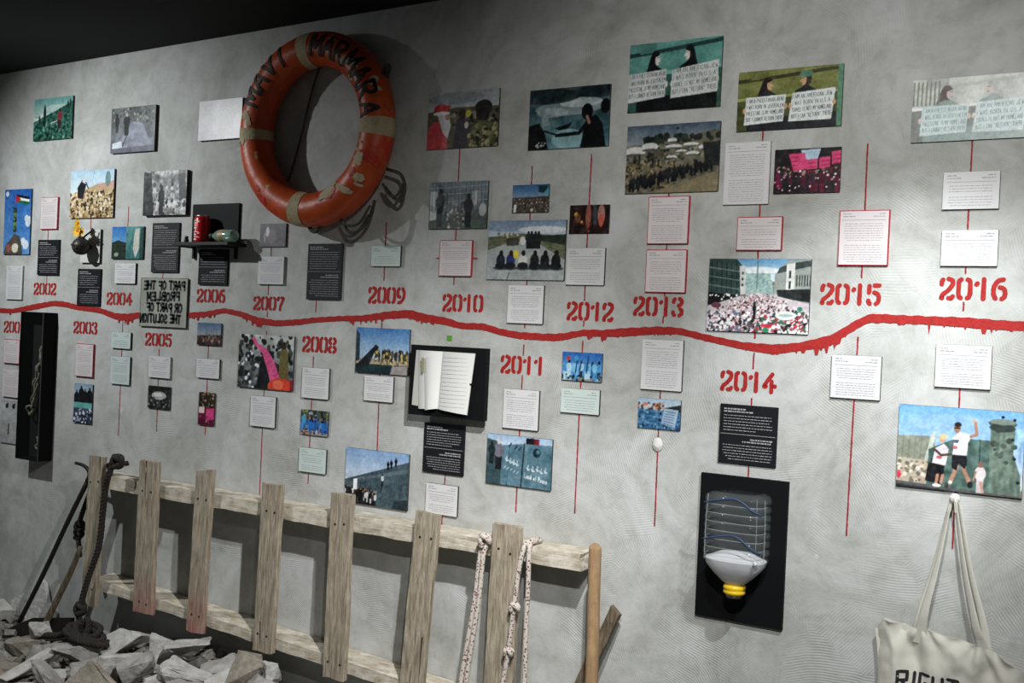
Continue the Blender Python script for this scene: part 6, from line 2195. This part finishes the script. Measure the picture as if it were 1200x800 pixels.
RUB = [(1,-2.957,-0.286,0.132,0.005,-0.156,0.988,-0.019,'pale grey small concrete shard at the right end of the rubble at the bottom edge'),
(10,-4.52,-0.299,0.099,0.346,-0.67,-0.314,0.576,'pale grey small concrete shard cut by the left photo edge'),
(12,-3.454,-0.576,0.111,0.592,-0.509,-0.22,0.585,'grey small concrete shard below the rope coil at the bottom edge'),
(13,-3.922,-0.128,0.143,0.724,-0.374,0.561,-0.148,'pale grey small concrete shard below the rope coil close to the wall'),
(15,-4.435,-0.388,0.116,0.865,0.03,0.018,-0.501,'grey fist sized concrete lump cut by the left photo edge'),
(29,-3.488,-0.482,0.115,0.762,0.439,-0.08,-0.47,'brownish small concrete shard below the rope coil at the bottom edge'),
(33,-3.305,-0.464,0.119,0.203,0.353,0.036,0.913,'grey small concrete shard below the second plank at the bottom edge'),
(46,-3.935,-0.533,0.124,0.355,-0.648,0.648,-0.185,'pale grey large flat concrete slab at the left photo edge at the bottom edge'),
(50,-3.792,-0.721,0.09,0.147,-0.968,0.203,-0.017,'brownish large flat concrete slab at the left photo edge at the bottom edge'),
(55,-2.961,-0.325,0.132,0.867,0.212,-0.121,-0.434,'pale grey fist sized concrete lump at the right end of the rubble'),
(58,-3.598,-0.602,0.106,0.363,-0.006,-0.128,0.923,'pale grey large flat concrete slab below the bent stick at the bottom edge'),
(60,-3.547,-0.752,0.12,0.2,-0.038,-0.97,-0.13,'grey fist sized concrete lump at the left photo edge at the bottom edge'),
(68,-3.38,-0.607,0.128,0.818,0.447,0.354,-0.076,'brownish large flat concrete slab below the rope coil at the bottom edge'),
(70,-3.685,-0.712,0.126,0.223,0.598,-0.769,-0.039,'pale grey fist sized concrete lump at the left photo edge at the bottom edge'),
(71,-3.145,-0.514,0.171,0.922,-0.321,-0.134,0.17,'brownish large flat concrete slab below the second plank at the bottom edge'),
(76,-3.999,-0.651,0.093,0.85,-0.164,-0.474,0.162,'pale grey small concrete shard cut by the left photo edge at the bottom edge'),
(80,-4.037,-0.595,0.077,0.254,0.24,-0.61,0.711,'brownish small concrete shard cut by the left photo edge at the bottom edge'),
(83,-3.661,-0.505,0.109,0.87,0.337,0.022,-0.359,'brownish small concrete shard below the bent stick at the bottom edge'),
(86,-3.226,-0.425,0.135,0.33,0.449,-0.303,-0.773,'brownish small concrete shard below the second plank at the bottom edge'),
(88,-3.128,-0.409,0.134,0.148,-0.381,0.287,-0.866,'pale grey small concrete shard below the third plank at the bottom edge'),
(89,-3.076,-0.419,0.129,0.072,-0.724,0.648,-0.224,'brownish small concrete shard below the third plank at the bottom edge'),
(98,-3.706,-0.557,0.108,0.501,0.619,-0.447,-0.407,'brownish small concrete shard below the bent stick at the bottom edge'),
(100,-3.925,-0.707,0.089,0.489,-0.354,0.507,-0.615,'pale grey small concrete shard cut by the left photo edge at the bottom edge'),
(109,-4.786,-0.138,0.127,0.988,0.007,0.038,-0.149,'pale grey fist sized concrete lump cut by the left photo edge close to the wall'),
(112,-4.753,-0.134,0.158,0.71,0.062,0.165,0.682,'pale grey fist sized concrete lump cut by the left photo edge close to the wall'),
(119,-2.863,-0.234,0.117,0.44,0.107,0.251,0.856,'brownish fist sized concrete lump at the right end of the rubble at the bottom edge'),
(132,-3.72,-0.583,0.165,0.069,-0.237,-0.045,-0.968,'grey fist sized concrete lump below the bent stick at the bottom edge')]
_specs = chunk_specs()
for i, x, y, z, qw, qx, qy, qz, lab in RUB:
    me = chunk_mesh(1000+i, *_specs[i])
    me.materials.append(M['rub'][(i*7) % 3])
    o = bpy.data.objects.new('rubble_chunk', me)
    COL.objects.link(o)
    o.rotation_mode = 'QUATERNION'
    o.location = (x, y, z)
    o.rotation_quaternion = (qw, qx, qy, qz)
    tag(o, lab, 'rubble', 'broken concrete heap below the fence')
HERO = [
 (-4.229, 0.34, 0.109, 0.144, 0.12, 0.112, 55.0, 4, 2, 'brownish square concrete lump at the left of the heap, below the iron blade'),
 (-4.013, 0.36, 0.127, 0.183, 0.12, 0.122, 54.0, -8, 0, 'rounded grey concrete lump left of centre in the heap'),
 (-3.854, 0.33, 0.162, 0.221, 0.14, 0.123, 53.0, 6, 0, 'broad grey concrete lump just under the coiled rope'),
 (-3.702, 0.22, 0.22, 0.26, 0.16, 0.104, 51.0, 22, 1, 'long pale slab tilted up beside the coiled rope'),
 (-3.61, 0.32, 0.179, 0.188, 0.12, 0.081, 51.0, -4, 1, 'flat pale slab with layered edge at the centre of the heap'),
 (-3.451, 0.37, 0.186, 0.143, 0.12, 0.099, 50.0, 14, 0, 'wedge shaped grey block at the lower centre of the heap'),
 (-4.088, 0.46, 0.064, 0.21, 0.2, 0.118, 56.0, -6, 2, 'large flat tan slab at the lower left corner'),
 (-4.151, 0.3, 0.204, 0.089, 0.08, 0.092, 55.0, 10, 1, 'small pale pointed shard beside the bent stick'),
 (-4.296, 0.38, 0.098, 0.082, 0.1, 0.15, 56.0, 0, 0, 'upright grey lump cut by the left edge of the photo'),
 (-3.471, 0.22, 0.208, 0.138, 0.06, 0.16, 49.0, -10, 1, 'standing pale slab right of the tilted slab'),
 (-3.347, 0.2, 0.242, 0.191, 0.12, 0.083, 48.0, 5, 1, 'jagged pale slab below the red painted plank'),
 (-3.21, 0.32, 0.21, 0.215, 0.16, 0.136, 48.0, 8, 1, 'biggest smooth pale block at the bottom of the heap'),
 (-3.006, 0.24, 0.242, 0.128, 0.12, 0.133, 45.0, -20, 2, 'brown faced block leaning at the right end of the heap'),
 (-2.918, 0.18, 0.239, 0.067, 0.07, 0.093, 44.0, 12, 1, 'lone pale shard furthest right in the heap'),
 (-3.165, 0.22, 0.231, 0.147, 0.14, 0.096, 46.0, -12, 0, 'dark grey crumbled lump near the right of the heap'),
 (-3.641, 0.42, 0.146, 0.179, 0.14, 0.11, 52.0, 6, 0, 'flat grey block at the bottom edge left of the wedge'),
 (-3.785, 0.45, 0.103, 0.125, 0.1, 0.078, 54.0, -10, 1, 'small pale block at the bottom edge under the rounded lump'),
 (-3.046, 0.3, 0.209, 0.15, 0.14, 0.07, 46.0, 3, 1, 'pale block cut by the bottom edge near the fence plank'),
 (-3.287, 0.4, 0.184, 0.131, 0.12, 0.08, 49.0, -6, 1, 'pale block cut by the bottom edge beside the wedge'),
 (-2.915, 0.24, 0.209, 0.149, 0.14, 0.085, 44.0, -5, 0, 'grey lump half outside the bottom edge under the fourth plank')]
for i, (x, off, z, sx, sy, sz, yaw, tl, mt, lab) in enumerate(HERO):
    me = chunk_mesh(4000+i*13, sx, sy, sz)
    me.materials.append(M['rub'][mt])
    o = bpy.data.objects.new('rubble_chunk', me)
    COL.objects.link(o)
    o.location = (x, -off, z)
    o.rotation_euler = (Matrix.Rotation(math.radians(yaw), 3, 'Z') @ Matrix.Rotation(math.radians(-tl), 3, 'Y')).to_euler()
    tag(o, lab, 'rubble', 'broken concrete heap below the fence')
V = [(-.21, 0, 0), (-.13, 0, .055), (-.07, .0, .085), (.02, 0, .16), (.05, 0, .145), (.10, 0, .06), (.135, 0, .05), (.12, 0, -.06), (-.18, 0, -.07)]
V2 = [(x, .022, z) for x, y, z in V]
n_ = len(V)
sl_ = new_mesh_obj('jagged_stone', V+V2, [tuple(range(n_)), tuple(reversed(range(n_, 2*n_)))]+[(i, i+n_, (i+1) % n_+n_, (i+1) % n_) for i in range(n_)], M['rub'][1])
sl_.location = (-4.585, -.05, .155)
sl_.rotation_euler = (math.radians(-9), 0, 0)
tag(sl_, 'thin jagged blue grey stone propped behind the iron bar', 'stone')
